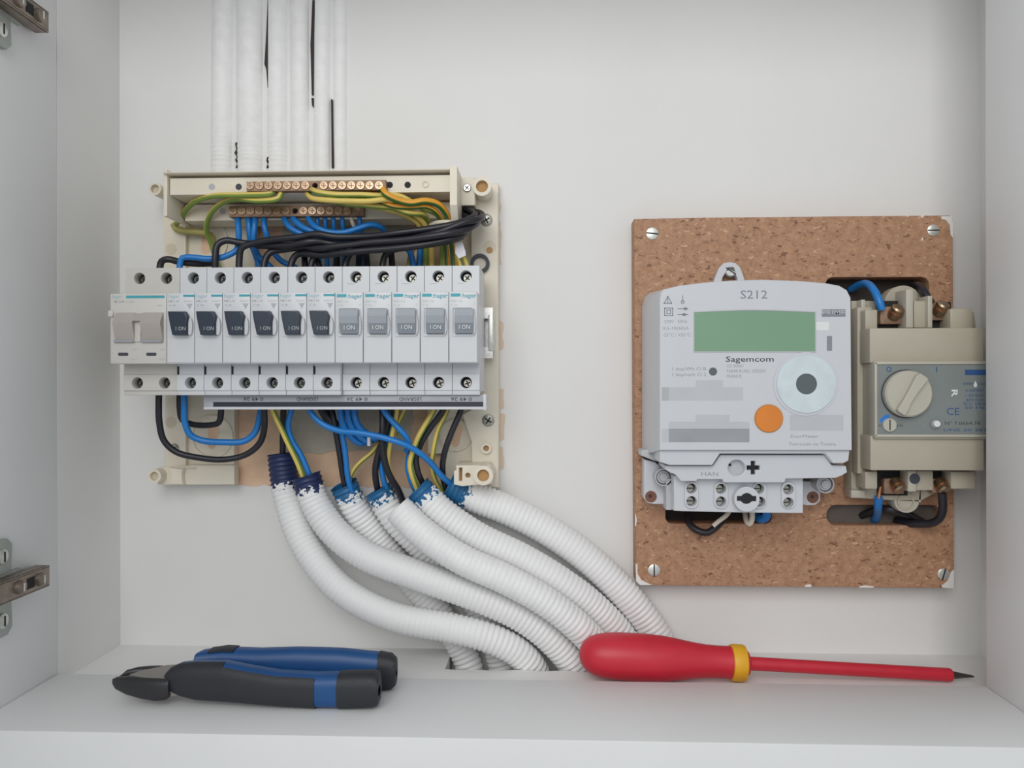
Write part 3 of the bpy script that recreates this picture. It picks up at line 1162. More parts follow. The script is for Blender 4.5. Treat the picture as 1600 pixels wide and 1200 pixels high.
# earth wires, left of the upper bar
wire(YG, 'yellow-green wire arching from the upper brass bar to the round hole at the left strip', 'yg',
     [(428, 298, 54), (424, 303, 56), (380, 305, 56), (335, 306, 52), (305, 315, 44), (288, 332, 34), (281, 345, 26), (275, 350, 20)], 1.9)
wire(YG, 'yellow-green wire dropping beside the lower brass bar towards the knockout ring', 'yg',
     [(440, 298, 54), (436, 309, 56), (405, 313, 55), (365, 311, 50), (340, 322, 42), (326, 340, 34), (323, 362, 25), (330, 380, 20), (336, 400, 18), (350, 440, 17)], 1.9)
wire('shaded_yg_wire', 'yellow-green wire stub with its shade painted olive, crossing the knockout ring under the terminal holder', 'olive',
     [(271, 350, 17), (276, 357, 18), (292, 361, 18), (312, 363, 17), (328, 367, 16), (334, 385, 15)], 2.4)
# earth wires, right of the upper bar
wire(YG, 'yellow-green wire sweeping along the upper bar, uppermost of the bright bunch', 'gy',
     [(484, 299, 54), (494, 301, 60), (525, 304, 60), (565, 305, 58), (600, 310, 54), (632, 313, 50), (660, 328, 46), (683, 336, 40), (690, 350, 32), (690, 440, 24)], 1.9)
wire(YG, 'yellow-green wire, second of the bright bunch, bending down to the black loop', 'yg',
     [(482, 298, 53), (490, 308, 58), (520, 313, 60), (560, 314, 59), (600, 313, 55), (625, 319, 50), (648, 334, 46), (664, 347, 38), (672, 380, 24), (672, 440, 22)], 1.9)
wire(YG, 'yellow-green wire under the bright bunch with a sharp bend beside the holder wall', 'gy',
     [(505, 300, 52), (530, 316, 54), (575, 320, 54), (610, 320, 51), (640, 331, 48), (660, 334, 44), (668, 346, 36), (667, 370, 24), (667, 440, 22)], 1.9)
wire(YG, 'yellow-green wire, lowest of the bunch, running down to the left of the black loop', 'yg',
     [(520, 300, 52), (560, 318, 50), (600, 326, 46), (630, 335, 42), (655, 352, 36), (650, 380, 22), (641, 402, 18), (638, 440, 16)], 1.8)
wire('orange_green_wire', 'thick orange and green wire arching over beside the holder end wall', 'og',
     [(598, 298, 54), (603, 306, 58), (640, 317, 56), (665, 314, 54), (685, 320, 50), (699, 338, 44), (704, 365, 34), (708, 395, 30), (712, 445, 28)], 2.3)
wire('orange_green_wire', 'thin orange and green wire inside the orange arch beside the holder end wall', 'og',
     [(574, 298, 53), (590, 308, 54), (640, 323, 52), (668, 323, 50), (684, 334, 45), (694, 355, 36), (698, 395, 30), (700, 445, 28)], 1.7)
for k, px in enumerate((553, 566, 583)):
    wire('orange_green_wire', 'short orange wire end under the upper brass bar, %s from its plain end' % ORD[2 - k], 'og',
         [(px, 298, 52), (px + 4, 306, 50), (px + 22, 312, 46), (px + 50, 320, 42)], 1.5, group='orange wire ends under the upper bar')
wire('white_wire', 'short cream-white wire arched above the black wire loop', 'white',
     [(672, 350, 34), (684, 345, 40), (702, 344, 42), (716, 350, 38), (722, 362, 30)], 1.6)

# blue wires from the lower bar
BL = 'blue_wire'
wire(BL, 'blue wire from the end of the lower brass bar looping left into the two-pole switch', 'blue',
     [(371, 334, 30), (372, 348, 33), (373, 372, 36), (370, 390, 40), (352, 400, 43), (325, 404, 45), (300, 402, 46), (285, 403, 47), (281, 414, 47), (281, 440, 47)], 2.1)
wire(BL, 'blue wire going straight down from the lower brass bar, left of a close pair', 'blue',
     [(387, 334, 30), (389, 350, 33), (392, 378, 31), (400, 400, 24), (412, 440, 20)], 2.0)
wire(BL, 'blue wire going straight down from the lower brass bar, right of a close pair', 'blue',
     [(399, 334, 30), (398, 350, 34), (396, 375, 33), (402, 398, 27), (420, 414, 24), (440, 440, 22)], 2.0)
wire(BL, 'blue wire bending down from the lower brass bar beside a dark hole', 'blue',
     [(413, 334, 30), (413, 352, 33), (417, 368, 32), (425, 390, 24), (440, 408, 20), (462, 418, 18), (480, 445, 18)], 2.0)
wire(BL, 'blue wire curving right from the lower brass bar, first of three sweeping curves', 'blue',
     [(444, 334, 30), (446, 346, 34), (458, 359, 36), (480, 367, 36), (505, 370, 34), (540, 378, 26)], 2.2)
wire(BL, 'blue wire curving right from the lower brass bar, second of three sweeping curves', 'blue',
     [(456, 334, 30), (460, 344, 35), (475, 356, 38), (498, 364, 38), (525, 369, 35), (560, 376, 28)], 2.2)
wire(BL, 'blue wire curving right from the lower brass bar, longest of three sweeping curves', 'blue',
     [(481, 334, 30), (484, 345, 36), (494, 357, 40), (512, 363, 41), (540, 363, 41), (562, 356, 40), (580, 351, 38), (593, 354, 34), (602, 362, 26)], 2.1)
for k, px in enumerate((496, 508, 521, 535, 562)):
    wire(BL, 'short blue wire hanging from the lower brass bar, %s from the holder wall' % ORD[4 - k], 'blue',
         [(px, 334, 29), (px, 346, 30), (px + 1, 360, 28), (px + 3, 385, 20), (px + 2, 440, 18)], 1.7, group='short blue wires under the lower bar')
wire('white_wire', 'short white wire end beside the last screw of the lower bar', 'white', [(548, 336, 29), (550, 346, 31), (554, 356, 28)], 1.4)
wire(BL, 'blue wire running level under the black bundle above the grey-toggle breakers', 'blue',
     [(560, 388, 24), (590, 388, 28), (620, 386, 30), (638, 390, 28), (645, 410, 24), (648, 440, 22)], 2.2)
wire(BL, 'dark blue wire dropping beside the yellow-green pair above the grey-toggle breakers', 'blue',
     [(655, 372, 20), (656, 395, 20), (652, 440, 20)], 2.4)

# black bundle looping above the breakers
BK = 'black_wire'
bun = [
    ([(337, 440, 46), (337, 402, 46), (340, 383, 46), (352, 376, 45), (380, 380, 43), (450, 383, 46), (540, 382, 50), (630, 372, 52), (700, 358, 54), (742, 346, 50), (752, 338, 40), (742, 331, 26), (716, 330, 16)], 2.3),
    ([(374, 440, 46), (374, 405, 46), (378, 388, 46), (400, 381, 45), (470, 377, 48), (560, 374, 50), (640, 366, 52), (710, 352, 52), (738, 342, 46), (744, 336, 36), (733, 330, 26), (714, 328, 16)], 2.3),
    ([(413, 440, 44), (413, 410, 43), (422, 392, 42), (470, 386, 46), (560, 384, 52), (640, 377, 56), (705, 364, 57), (735, 352, 50), (745, 345, 38), (730, 338, 24), (712, 336, 16)], 2.3),
    ([(455, 440, 44), (455, 410, 42), (464, 394, 43), (520, 390, 50), (600, 386, 54), (660, 380, 56), (712, 370, 54), (728, 362, 44), (722, 352, 30)], 2.3),
    ([(487, 440, 44), (486, 412, 42), (492, 396, 44), (540, 380, 46), (610, 372, 48), (680, 362, 48), (728, 350, 44), (736, 342, 34), (722, 334, 20)], 2.2),
    ([(500, 440, 42), (497, 414, 40), (486, 396, 38), (470, 388, 38), (440, 386, 38), (400, 384, 38)], 2.0),
    ([(540, 440, 44), (540, 412, 42), (550, 394, 44), (600, 380, 46), (660, 371, 48), (715, 358, 46)], 2.2),
    ([(600, 440, 42), (598, 412, 40), (606, 394, 42), (650, 383, 46), (700, 376, 48), (722, 366, 42)], 2.2),
    ([(255, 440, 46), (250, 418, 46), (253, 408, 46), (262, 405, 46), (280, 409, 43), (310, 412, 38), (340, 411, 30)], 2.3),
]
lab = ['black wire hooked up from a navy-toggle breaker, ending in the outermost loop',
       'black wire rising straight from a navy-toggle breaker into the looped bundle beside the blue loop',
       'black wire in the front of the looped bundle above the breakers', 'black wire ending in the short inner turn of the looped bundle',
       'black wire through the middle of the looped bundle above the breakers', 'black wire leaning left behind the bundle above the navy toggles',
       'black wire joining the bundle above the last navy toggle', 'black wire joining the bundle above the grey toggles',
       'black wire stub hooked into the two-pole switch beside the blue wire']
for (pts, r), s in zip(bun, lab):
    wire(BK, s, 'black', pts, r)
for k, (px, dx) in enumerate(((478, -4), (525, 3), (560, 2), (575, -3), (615, -6))):
    wire(BK, 'dark wire dropping behind the black bundle, %s from the two-pole switch' % ORD[k], 'black', [(px + dx, 380, 26), (px + dx * 0.6, 400, 30), (px, 440, 36)], 2.2,
         group='dark wires behind the bundle')
tg0 = P(717, 380, 40)
TG = MB()
TG.plate(pl([(711, 380), (722, 377), (727, 392), (728, 399), (717, 404), (711, 396)], 44), 42.5, 44, bev=0.3)
tag(TG.build('cable_tag', 'tag_white'), 'torn white cable tag hanging under the black wire loop', 'cable tag')
wire(YG, 'yellow-green wire stub under the white cable tag, left one of the pair', 'yg', [(714, 398, 40), (718, 408, 38), (724, 440, 34)], 1.6)
wire(YG, 'yellow-green wire stub under the white cable tag, right one of the pair', 'yg', [(722, 396, 41), (728, 408, 38), (736, 440, 34)], 1.6)
c = P(750, 412, 16)
kg = MB()
kg.cyl(c[0], c[1], S(15, 16), 14, 18.5, 28, inner=S(10, 16))
tag(kg.build('cable_grommet', 'print_dark'), 'black round grommet half hidden behind the end breaker', 'grommet')

# wires below the breakers
wire(BK, 'thick black wire loop hanging lowest beneath the two-pole switch', 'black',
     [(249, 600, 48), (248, 630, 48), (249, 660, 46), (256, 688, 44), (275, 706, 42), (310, 715, 40), (350, 718, 38), (385, 710, 36), (406, 692, 36), (413, 668, 40), (413, 640, 44), (413, 600, 46)], 2.15)
wire(BL, 'blue wire loop hanging beneath the two-pole switch inside the black loop', 'blue',
     [(288, 600, 48), (288, 635, 48), (289, 660, 46), (297, 679, 44), (315, 688, 42), (350, 691, 40), (382, 689, 38), (398, 676, 37), (405, 655, 38), (410, 610, 40)], 2.2)
wire(BK, 'black wire standing behind the blue loop beneath the two-pole switch', 'black', [(281, 600, 40), (281, 640, 40), (285, 656, 38), (300, 663, 36), (330, 664, 38), (342, 660, 40), (345, 648, 42), (345, 600, 44)], 2.1)
wire(YG, 'yellow wire running diagonally down into the second white conduit', 'yg', [(418, 610, 46), (426, 640, 44), (445, 680, 40), (462, 715, 38), (473, 742, 36), (482, 765, 34)], 1.9)
wire(BK, 'black wire running straight down into the bare navy conduit end', 'black', [(443, 600, 30), (443, 640, 26), (442, 680, 22), (442, 715, 20), (444, 740, 20)], 2.2)
wire(BL, 'blue wire curving down beside the yellow wire into the second white conduit', 'blue', [(458, 600, 42), (455, 640, 40), (450, 665, 38), (455, 688, 37), (470, 712, 36), (482, 740, 35), (488, 765, 33)], 2.0)
wire(BL, 'long blue wire crossing in front of the other wires to the outermost conduit', 'blue',
     [(476, 610, 48), (486, 645, 50), (505, 663, 50), (530, 673, 51), (560, 676, 52), (600, 684, 52), (640, 698, 50), (668, 718, 44), (690, 742, 34), (706, 764, 22)], 2.05)
for k, px in enumerate((531, 542, 552)):
    wire(BL, 'blue wire of the tied coil behind the crossing wire, %s from the yellow wire' % ORD[k], 'blue',
         [(px, 600, 38), (px + 1, 640, 38), (px + 4 + k, 662, 36 + k), (px + 16 + 2 * k, 682 - k * 2, 34), (px + 34, 692 - 3 * k, 32), (px + 58 - 3 * k, 682 - 4 * k, 28)], 2.3,
         group='coiled blue wires under the comb')
tie = MB()
tie.boxp(573.5, 683, 578.5, 697, 30, 38, 0.4)
tag(tie.build('cable_tie', 'tag_white'), 'small white tie around the coiled blue wires', 'cable tie')
wire(BK, 'black wire dropping into the third conduit beside a blue wire', 'black', [(512, 610, 32), (520, 645, 34), (527, 680, 34), (531, 710, 33), (537, 745, 31), (545, 775, 27)], 2.0)
wire(BK, 'dark wire leaning behind the long blue wire under the comb', 'black', [(495, 610, 28), (508, 645, 30), (524, 665, 30), (540, 672, 28)], 4.0)
wire(BL, 'blue wire dropping straight into the third conduit', 'blue', [(533, 610, 34), (535, 670, 35), (539, 705, 34), (543, 745, 32), (550, 775, 27)], 2.0)
wire(YG, 'thin green-yellow wire slanting down left into the third conduit', 'yg', [(592, 690, 26), (582, 706, 29), (564, 721, 31), (552, 735, 31), (546, 752, 29), (550, 775, 25)], 1.5)
wire(BK, 'black wire on the left of the crossed pair entering the fourth conduit', 'black', [(606, 610, 40), (606, 640, 40), (602, 675, 39), (592, 710, 37), (587, 735, 35), (589, 760, 31), (596, 785, 24)], 2.3)
wire(BK, 'black wire on the right of the crossed pair swinging past the fourth conduit', 'black', [(600, 610, 36), (600, 650, 42), (597, 690, 43), (601, 720, 41), (610, 745, 38), (622, 765, 33), (630, 785, 28)], 2.3)
wire(BL, 'blue wire between the crossed black wires entering the fourth conduit', 'blue', [(622, 610, 32), (616, 650, 34), (604, 690, 35), (595, 720, 34), (598, 745, 33), (606, 770, 29)], 2.0)
wire(BL, 'short blue wire slanting from the comb to end behind the long blue wire', 'blue', [(590, 610, 44), (601, 643, 46), (620, 666, 46), (636, 683, 45), (642, 695, 43), (640, 706, 39)], 2.1)
wire(YG, 'yellow-green wire bowing left behind the long blue wire to the middle conduits', 'gy', [(620, 610, 40), (619, 645, 40), (614, 672, 39), (608, 700, 38), (606, 722, 37), (612, 745, 34), (620, 765, 30)], 1.8)
wire(YG, 'short green-yellow wire leaning right under the comb beside the bowed yellow-green wire', 'yg', [(640, 610, 36), (632, 640, 36), (623, 660, 35), (618, 680, 33)], 1.6)
wire(YG, 'yellow wire bowing down to the sixth conduit alongside a black wire', 'yg', [(690, 610, 42), (678, 640, 42), (661, 672, 42), (646, 698, 41), (641, 722, 40), (645, 745, 38), (652, 765, 34), (660, 785, 30)], 2.0)
wire(BK, 'black wire bowing down to the sixth conduit alongside the yellow wire', 'black', [(702, 610, 42), (692, 642, 42), (672, 668, 41), (655, 693, 40), (648, 715, 39), (652, 737, 38), (660, 755, 35), (668, 778, 30)], 2.1)
wire(BL, 'blue wire tucked behind the yellow wire entering the sixth conduit', 'blue', [(640, 705, 34), (637, 728, 35), (642, 750, 35), (652, 772, 31), (660, 790, 28)], 1.9)
wire(YG, 'slim green-yellow wire hanging to the outermost conduit in front of the keyhole ring', 'yg', [(704, 610, 40), (698, 642, 40), (685, 670, 39), (677, 705, 38), (675, 730, 34), (681, 752, 28), (694, 772, 22)], 1.7)
wire(BK, 'black wire crossing the keyhole ring down to the outermost conduit', 'black', [(728, 610, 44), (720, 642, 44), (706, 675, 44), (695, 706, 43), (691, 732, 36), (695, 752, 28), (704, 772, 22)], 2.1)


# ------------------------------------------------------------------ conduits
def conduit(label, pts, rpx, bare, kind, amp=(1.0, 0.35, 0.8), period=3.5, cap_in=True):
    """corrugated tube along pixel points; bare = millimetres of unpainted end"""
    path = spx(pts, 0.85)
    # equal steps along the tube
    L = [0.0]
    for a, b in zip(path, path[1:]):
        L.append(L[-1] + (b - a).length)
    tot = L[-1]
    st = 0.85
    res, j = [], 0
    n = int(tot / st)
    for i in range(n + 1):
        s = tot * i / n
        while j < len(L) - 2 and L[j + 1] < s:
            j += 1
        k = (s - L[j]) / max(1e-6, L[j + 1] - L[j])
        res.append(path[j].lerp(path[j + 1], k))
    r0 = S(rpx, pts[len(pts) // 2][2]) * 0.972
    t = thing('corrugated_conduit', label, 'conduit', tuple(res[-1]))

    def rad(i):
        s = tot * i / n
        f = s / tot
        a = amp[0] + (amp[1] - amp[0]) * min(1, f * 2.6) if f < 0.385 else amp[1] + (amp[2] - amp[1]) * min(1, max(0, (f - 0.45) / 0.3))
        ph = (s / period) % 1.0
        return r0 - 1.1 * a * (0.5 - 0.5 * math.cos(2 * math.pi * ph)) ** 1.6

    nb = max(2, int(bare / st))
    mb = MB()
    mb.rings(res[:nb + 1], [rad(i) for i in range(nb + 1)], 22, caps=False)
    # open mouth: inner lining and a dark stop inside
    inner = [r0 * 0.8] * 6
    mb.rings(res[:6], inner, 22, caps=False)
    b = mb.build('bare_end', 'conduit_' + kind, t, smooth=60)
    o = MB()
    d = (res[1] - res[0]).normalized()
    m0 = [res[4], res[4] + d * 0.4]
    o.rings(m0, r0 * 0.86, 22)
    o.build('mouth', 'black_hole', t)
    pm = MB()
    pm.rings(res[nb:], [rad(i) + 0.12 for i in range(nb, n + 1)], 22, caps=True)
    pm.attr = []
    for i in range(nb, n + 1):
        pm.attr += [tot * (i - nb) / n] * 22
    pm.build('painted_tube', 'painted_' + kind, t, smooth=60)
    return t


conduit('white corrugated conduit with a long bare navy end, outermost under the two-pole switch side',
        [(440, 709, 18), (444, 745, 18), (452, 785, 20), (476, 850, 26), (530, 918, 33), (610, 962, 37), (700, 980, 39), (765, 997, 38), (812, 1022, 33), (838, 1055, 26), (848, 1105, 20)], 24, 21, 'navy', (1.0, 0.45, 0.9))
conduit('white corrugated conduit with a short bare navy end holding the yellow wire',
        [(478, 743, 31), (492, 785, 31), (520, 828, 33), (570, 867, 36), (650, 898, 38), (740, 930, 37), (815, 964, 34), (868, 1005, 31), (902, 1052, 27), (912, 1105, 22)], 24.5, 7, 'navy', (0.9, 0.45, 1.0))
conduit('white corrugated conduit behind the others, third from the two-pole switch',
        [(537, 757, 24), (556, 795, 20), (590, 842, 14), (636, 900, 12), (682, 953, 12), (714, 1000, 12), (733, 1042, 13), (740, 1100, 13)], 22.5, 6, 'teal', (0.9, 0.8, 1.0))
conduit('white corrugated conduit tucked in the shade, fourth from the two-pole switch',
        [(590, 765, 26), (616, 808, 25), (656, 850, 21), (706, 897, 15), (748, 948, 12), (772, 1000, 12), (786, 1045, 13), (792, 1100, 13)], 23, 5, 'teal', (0.9, 1.0, 1.0))
conduit('white corrugated conduit with a paint-covered cut end in front of its neighbours',
        [(622, 795, 48), (660, 832, 50), (720, 873, 51), (790, 905, 50), (850, 938, 48), (904, 980, 43), (944, 1030, 33), (958, 1100, 28)], 24.5, 0.5, 'white', (0.45, 0.4, 1.0))
conduit('white corrugated conduit with a bare teal end holding the bowed yellow and black wires',
        [(652, 763, 36), (690, 800, 35), (745, 838, 33), (815, 872, 31), (875, 908, 29), (930, 950, 24), (975, 1000, 20), (1002, 1060, 18), (1010, 1100, 18)], 24, 6, 'teal', (0.9, 0.35, 1.0))
conduit('white corrugated conduit with a wide bare teal end, nearest the chipboard',
        [(701, 757, 19), (745, 778, 18), (800, 800, 17), (865, 835, 16), (927, 880, 15), (978, 930, 14), (1021, 985, 13), (1052, 1050, 13), (1062, 1100, 13)], 25, 12, 'teal', (0.9, 0.4, 1.0))


# painted-over conduits running up the wall above the panel
def upper(label, x0, x1, rpx, w, ridge, shadow_gaps=()):
    pts = [(x0, -60, w), (x0 + (x1 - x0) * 0.25, 40, w), (x0 + (x1 - x0) * 0.6, 150, w), (x1, 255, w), (x1, 300, w)]
    path = spx(pts, 1.0)
    n = len(path)
    r0 = S(rpx, w)
    t = thing('painted_conduit', label, 'conduit', tuple(path[-1]))
    mb = MB()
    rads = []
    for i in range(n):
        y = i / n
        a = max(0.0, (y - 0.66) / 0.34) * ridge
        rads.append(r0 - 0.9 * a * (0.5 - 0.5 * math.cos(2 * math.pi * i / 3.6)))
    mb.rings(path, rads, 30)
    mb.build('tube', 'conduit_white', t, smooth=60)
    for pts in shadow_gaps:  # dark plates paint the shadow in the unpainted gaps between tubes
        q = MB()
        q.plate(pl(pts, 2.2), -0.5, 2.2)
        q.build('bare_shadow_gap', 'gap_shadow', t, smooth=0)


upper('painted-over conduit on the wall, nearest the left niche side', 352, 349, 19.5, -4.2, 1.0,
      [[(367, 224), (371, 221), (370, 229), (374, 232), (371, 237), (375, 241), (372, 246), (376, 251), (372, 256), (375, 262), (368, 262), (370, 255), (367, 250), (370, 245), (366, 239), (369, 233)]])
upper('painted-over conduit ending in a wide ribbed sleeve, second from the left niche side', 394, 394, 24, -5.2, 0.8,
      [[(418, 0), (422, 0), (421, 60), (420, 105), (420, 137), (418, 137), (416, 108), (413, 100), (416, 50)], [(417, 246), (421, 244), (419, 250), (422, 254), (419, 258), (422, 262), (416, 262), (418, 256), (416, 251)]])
upper('painted-over conduit with light ribs, third from the left niche side', 436, 436, 18.5, -4.0, 0.8)
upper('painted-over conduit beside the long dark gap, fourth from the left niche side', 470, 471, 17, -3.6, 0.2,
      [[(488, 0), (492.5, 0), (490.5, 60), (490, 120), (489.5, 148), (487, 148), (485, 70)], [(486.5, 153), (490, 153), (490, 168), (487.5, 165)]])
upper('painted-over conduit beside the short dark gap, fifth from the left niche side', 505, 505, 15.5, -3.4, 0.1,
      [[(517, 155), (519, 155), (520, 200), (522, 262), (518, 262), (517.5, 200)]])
upper('painted-over conduit, slimmest and nearest the chipboard', 533, 533, 13, -3.2, 0.1)


# ------------------------------------------------------------------ chipboard
WB = 18.0
BRD = thing('chipboard_panel', 'brown chipboard mounting board with slotted screws fixed to the niche wall', 'board', P(1240, 917, 0))


def board():
    outer = [(991, 342), (1100, 340), (1300, 338), (1484, 336.5), (1489, 342), (1490, 600), (1491, 905), (1489, 919), (1240, 917), (1000, 914.5), (994, 909), (992, 600)]
    holes = [rr(1290, 433, 1452, 476, 12), rr(1040, 786, 1206, 818, 10), rr(1292, 789, 1472, 821, 15)]
    MB().plate(pl(outer, WB), 0.2, WB, [pl(h, WB) for h in holes], bev=0.5).build('board', 'chipboard', BRD)
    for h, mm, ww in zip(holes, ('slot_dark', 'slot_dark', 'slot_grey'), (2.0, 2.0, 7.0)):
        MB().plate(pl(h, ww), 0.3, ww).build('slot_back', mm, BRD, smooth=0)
    screw_head(BRD, 1019, 365, WB, 9.5, 'zinc', cross=False, ang=-0.12, h=0.9)
    screw_head(BRD, 1458, 360, WB, 9.0, 'zinc', cross=False, ang=0.0, h=0.9)
    screw_head(BRD, 1022, 891, WB, 9.5, 'zinc', cross=False, ang=1.57, h=0.9)
    screw_head(BRD, 1474, 897, WB, 9.0, 'zinc', cross=False, ang=1.3, h=0.9)
    rnd = random.Random(11)
    fl = [[(1470, 338), (1486, 338), (1488.5, 345), (1489, 372), (1485, 366), (1484, 352), (1478, 344), (1471, 342)],
          [(993, 880), (996, 882), (996, 896), (1002, 906), (1008, 909), (1019, 914), (1000, 914), (994, 908)],
          [(1471, 915), (1480, 908), (1486, 893), (1490.5, 890), (1490, 919), (1472, 918)],
          [(1258, 914.5), (1264, 912.5), (1269, 915), (1266, 917), (1258, 917)],
          [(1342, 916), (1352, 914.5), (1366, 916), (1364, 918), (1343, 918)],
          [(1414, 336.8), (1418, 339), (1420, 336.8)], [(1438, 336.8), (1441, 341), (1444, 336.8)], [(1440, 372), (1442, 371), (1442, 377), (1440, 375)],
          [(992.3, 800), (995, 812), (994, 822), (992.3, 822)]]
    for q in fl:
        MB().plate(pl(q, WB), WB - 0.2, WB + 0.25).build('paint_flake', 'paint_flake', BRD, smooth=0)


board()
# wires in the slots under the meter
wire('black_wire', 'dark flat wire loop hanging out of the slot under the meter', 'black',
     [(1076, 800, 10), (1077, 818, 20), (1090, 829, 24), (1106, 832, 25), (1118, 824, 24), (1134, 808, 16)], 2.4)
wire('white_wire', 'pale grey wire end lying on the dark loop under the meter', 'white', [(1114, 822, 27), (1122, 815, 27), (1134, 806, 25), (1140, 798, 20)], 1.6)
wire('white_wire', 'beige strap bent out of the slot beneath the meter seal', 'white', [(1164, 800, 12), (1167, 815, 20), (1171, 819, 22), (1175, 812, 22), (1175, 795, 20)], 1.9)
wire('blue_wire', 'short blue wire stub under the meter terminal block', 'blue', [(1182, 806, 12), (1188, 811, 18), (1196, 809, 22), (1200, 795, 26)], 3.0)


# ------------------------------------------------------------------ electricity meter
WM = 74.0
MET = thing('electricity_meter', 'white electricity meter with a green display mounted on the chipboard', 'meter', P(1165, 802, 18))


def meter():
    w = WM
    top = [(1036, 452), (1060, 446), (1100, 441), (1140, 438), (1190, 436.5), (1250, 438.5), (1290, 442), (1312, 446), (1324, 453), (1330, 465)]
    front = [(1030, 700), (1030, 520), (1030, 466), (1032, 457)] + top + [(1331, 600), (1332, 704), (1030, 704)]
    ftop = [(1016, 457), (1060, 451), (1100, 449), (1140, 447), (1190, 446), (1250, 447), (1290, 449), (1300, 451), (1308, 456), (1312, 468)]
    back = [(1003, 712), (1003, 520), (1003, 480), (1007, 464)] + ftop + [(1312, 600), (1312, 690), (1003, 712)]
    sh = MB()
    n = len(front)
    lay = []
    for k, ww in ((0.0, 19.0), (0.55, 46.0), (0.94, w - 2.2), (0.985, w - 0.7), (0.985, w)):
        lay.append(ww)
        for (fx, fy), (bx, by) in zip(front, back):
            p, q = P(fx, fy, w), P(bx, by, 19.0)
            cx, cz = P(1181, 575, w)[:2]
            f = (0.0, 0.55, 1.0, 1.0, 1.0)[len(lay) - 1]
            X0, Z0 = q[0] + (p[0] - q[0]) * f, q[1] + (p[1] - q[1]) * f
            sc = (1, 1, 1, 0.998, 0.990)[len(lay) - 1]
            sh.v.append((cx + (X0 - cx) * sc, cz + (Z0 - cz) * sc, ww))
    for i in range(4):
        for j in range(n):
            j2 = (j + 1) % n
            sh.f.append([i * n + j, i * n + j2, (i + 1) * n + j2, (i + 1) * n + j])
            sh.m.append(0)
    sh.f.append([4 * n + j for j in range(n)])
    sh.m.append(0)
    sh.build('housing', 'meter_white', MET, smooth=40)
    lip = [(1002, 704), (1030, 700), (1031, 722), (1022, 720), (1002, 712)]
    MB().plate(pl(lip, 40), 22, 40, bev=0.6).build('shell_lip', 'meter_grey', MET)
    # hanging lug
    lug = [(1113, 447), (1118, 432), (1124, 418), (1131, 411), (1141, 409), (1150, 411), (1157, 418), (1162, 431), (1167, 447)]
    slot = [(1128, 446), (1129, 434), (1134, 426), (1141, 423), (1148, 426), (1152, 434), (1153, 446)]
    MB().plate(pl(lug, 26), WB, 26, [pl(slot, 26)], bev=0.7).build('hanging_lug', 'meter_white', MET)
    screw_head(MET, 1141, 424, 24, 9, 'steel', cross=False, ang=-0.6, h=2.0, name='lug_screw')
    # display: bezel, recessed screen and pane
    disp = [(1085, 489)] + [(1085 + 188 * i / 12, 488.5 - 3.2 * math.sin(math.pi * i / 12)) for i in range(13)] + [(1273.5, 549), (1085, 549)]
    MB().plate(pl([(1083.5, 487)] + [(1083.5 + 191 * i / 12, 487 - 3.4 * math.sin(math.pi * i / 12)) for i in range(1, 12)] + [(1275, 487), (1275, 550.5), (1083.5, 550.5)], w), w - 0.2, w + 0.35,
               [pl(disp[1:], w)], bev=0.12).build('display_bezel', 'meter_rim', MET)
    s = MB().plate(pl(disp[1:], w), w - 0.2, w + 0.08).build('display_screen', 'lcd', MET, smooth=0)
    MB().plate(pl(rr(1275, 503, 1295, 516, 1), w), w - 0.1, w + 0.12).build('painted_highlight', 'print_white', MET, smooth=0)  # bright highlight painted on as a thin white plate
    MB().plate(pl(rr(1292, 525, 1300, 548, 1), w), w - 0.1, w + 0.15).build('sensor_window', 'print_grey', MET, smooth=0)
    text('S212', 1178, 461, w, 13, 'print_grey', MET, width=41, name='type_print', bold=0.004)
    # network logo: letters knocked out of a bar
    MB().boxp(1284, 483, 1321, 495, w - 0.1, w + 0.05).build('logo_bar', 'print_grey', MET, smooth=0)
    text('PRIME', 1302.5, 489, w + 0.06, 8, 'print_pale', MET, width=35, name='logo_print', bold=0.02)
    MB().boxp(1284, 490.5, 1321, 492.5, w - 0.1, w + 0.16).build('logo_line', 'print_grey', MET, smooth=0)
    text('Sagemcom', 1171.5, 561.5, w, 8.2, 'print_dark', MET, width=73, name='maker_print', bold=0.008)
    text('CS 50001', 1148.5, 572, w, 4.6, 'print_mid', MET, width=25, name='address_print')
    text('92848 RUEIL CEDEX', 1166, 580, w, 4.6, 'print_mid', MET, width=60, name='address_print')
    text('FRANCE', 1147, 588, w, 4.6, 'print_mid', MET, width=22, name='address_print')
    text('1 imp/Wh Cl B', 1077, 576.5, w, 5.2, 'print_mid', MET, width=52, name='pulse_print')
    text('1 imp/varh Cl 2', 1077, 585.5, w, 5.2, 'print_mid', MET, width=52, name='pulse_print')
    c = P(1114, 580.5, w)
    MB().cyl(c[0], c[1], S(6.2, w), w - 0.2, w + 0.2, 22).build('pulse_lamp', 'port_dark', MET)
    text('230V   50Hz', 1056, 502.5, w, 4.6, 'print_mid', MET, width=35, name='rating_print')
    text('0,5-10(60)A', 1056, 513, w, 4.6, 'print_mid', MET, width=40, name='rating_print')
    text('-25\u00b0C / +55\u00b0C', 1057, 523.5, w, 5.2, 'print_mid', MET, width=43, name='rating_print')
    q = MB()
    stroke(q, [(1043.5, 463), (1049.5, 474), (1037.5, 474)], 1.3, w, closed=True)
    stroke(q, [(1043.5, 466), (1043.5, 473)], 1.2, w)
    stroke(q, [(1038.5, 481.5), (1051, 481.5), (1051, 493), (1038.5, 493)], 1.4, w, closed=True)
    stroke(q, [(1042, 484.5), (1047.8, 484.5), (1047.8, 490), (1042, 490)], 1.2, w, closed=True)
    stroke(q, [(1066.7, 462), (1066.7, 470)], 1.2, w)
    stroke(q, circ(1066.7, 472, 2.3, 8), 1.0, w, closed=True)
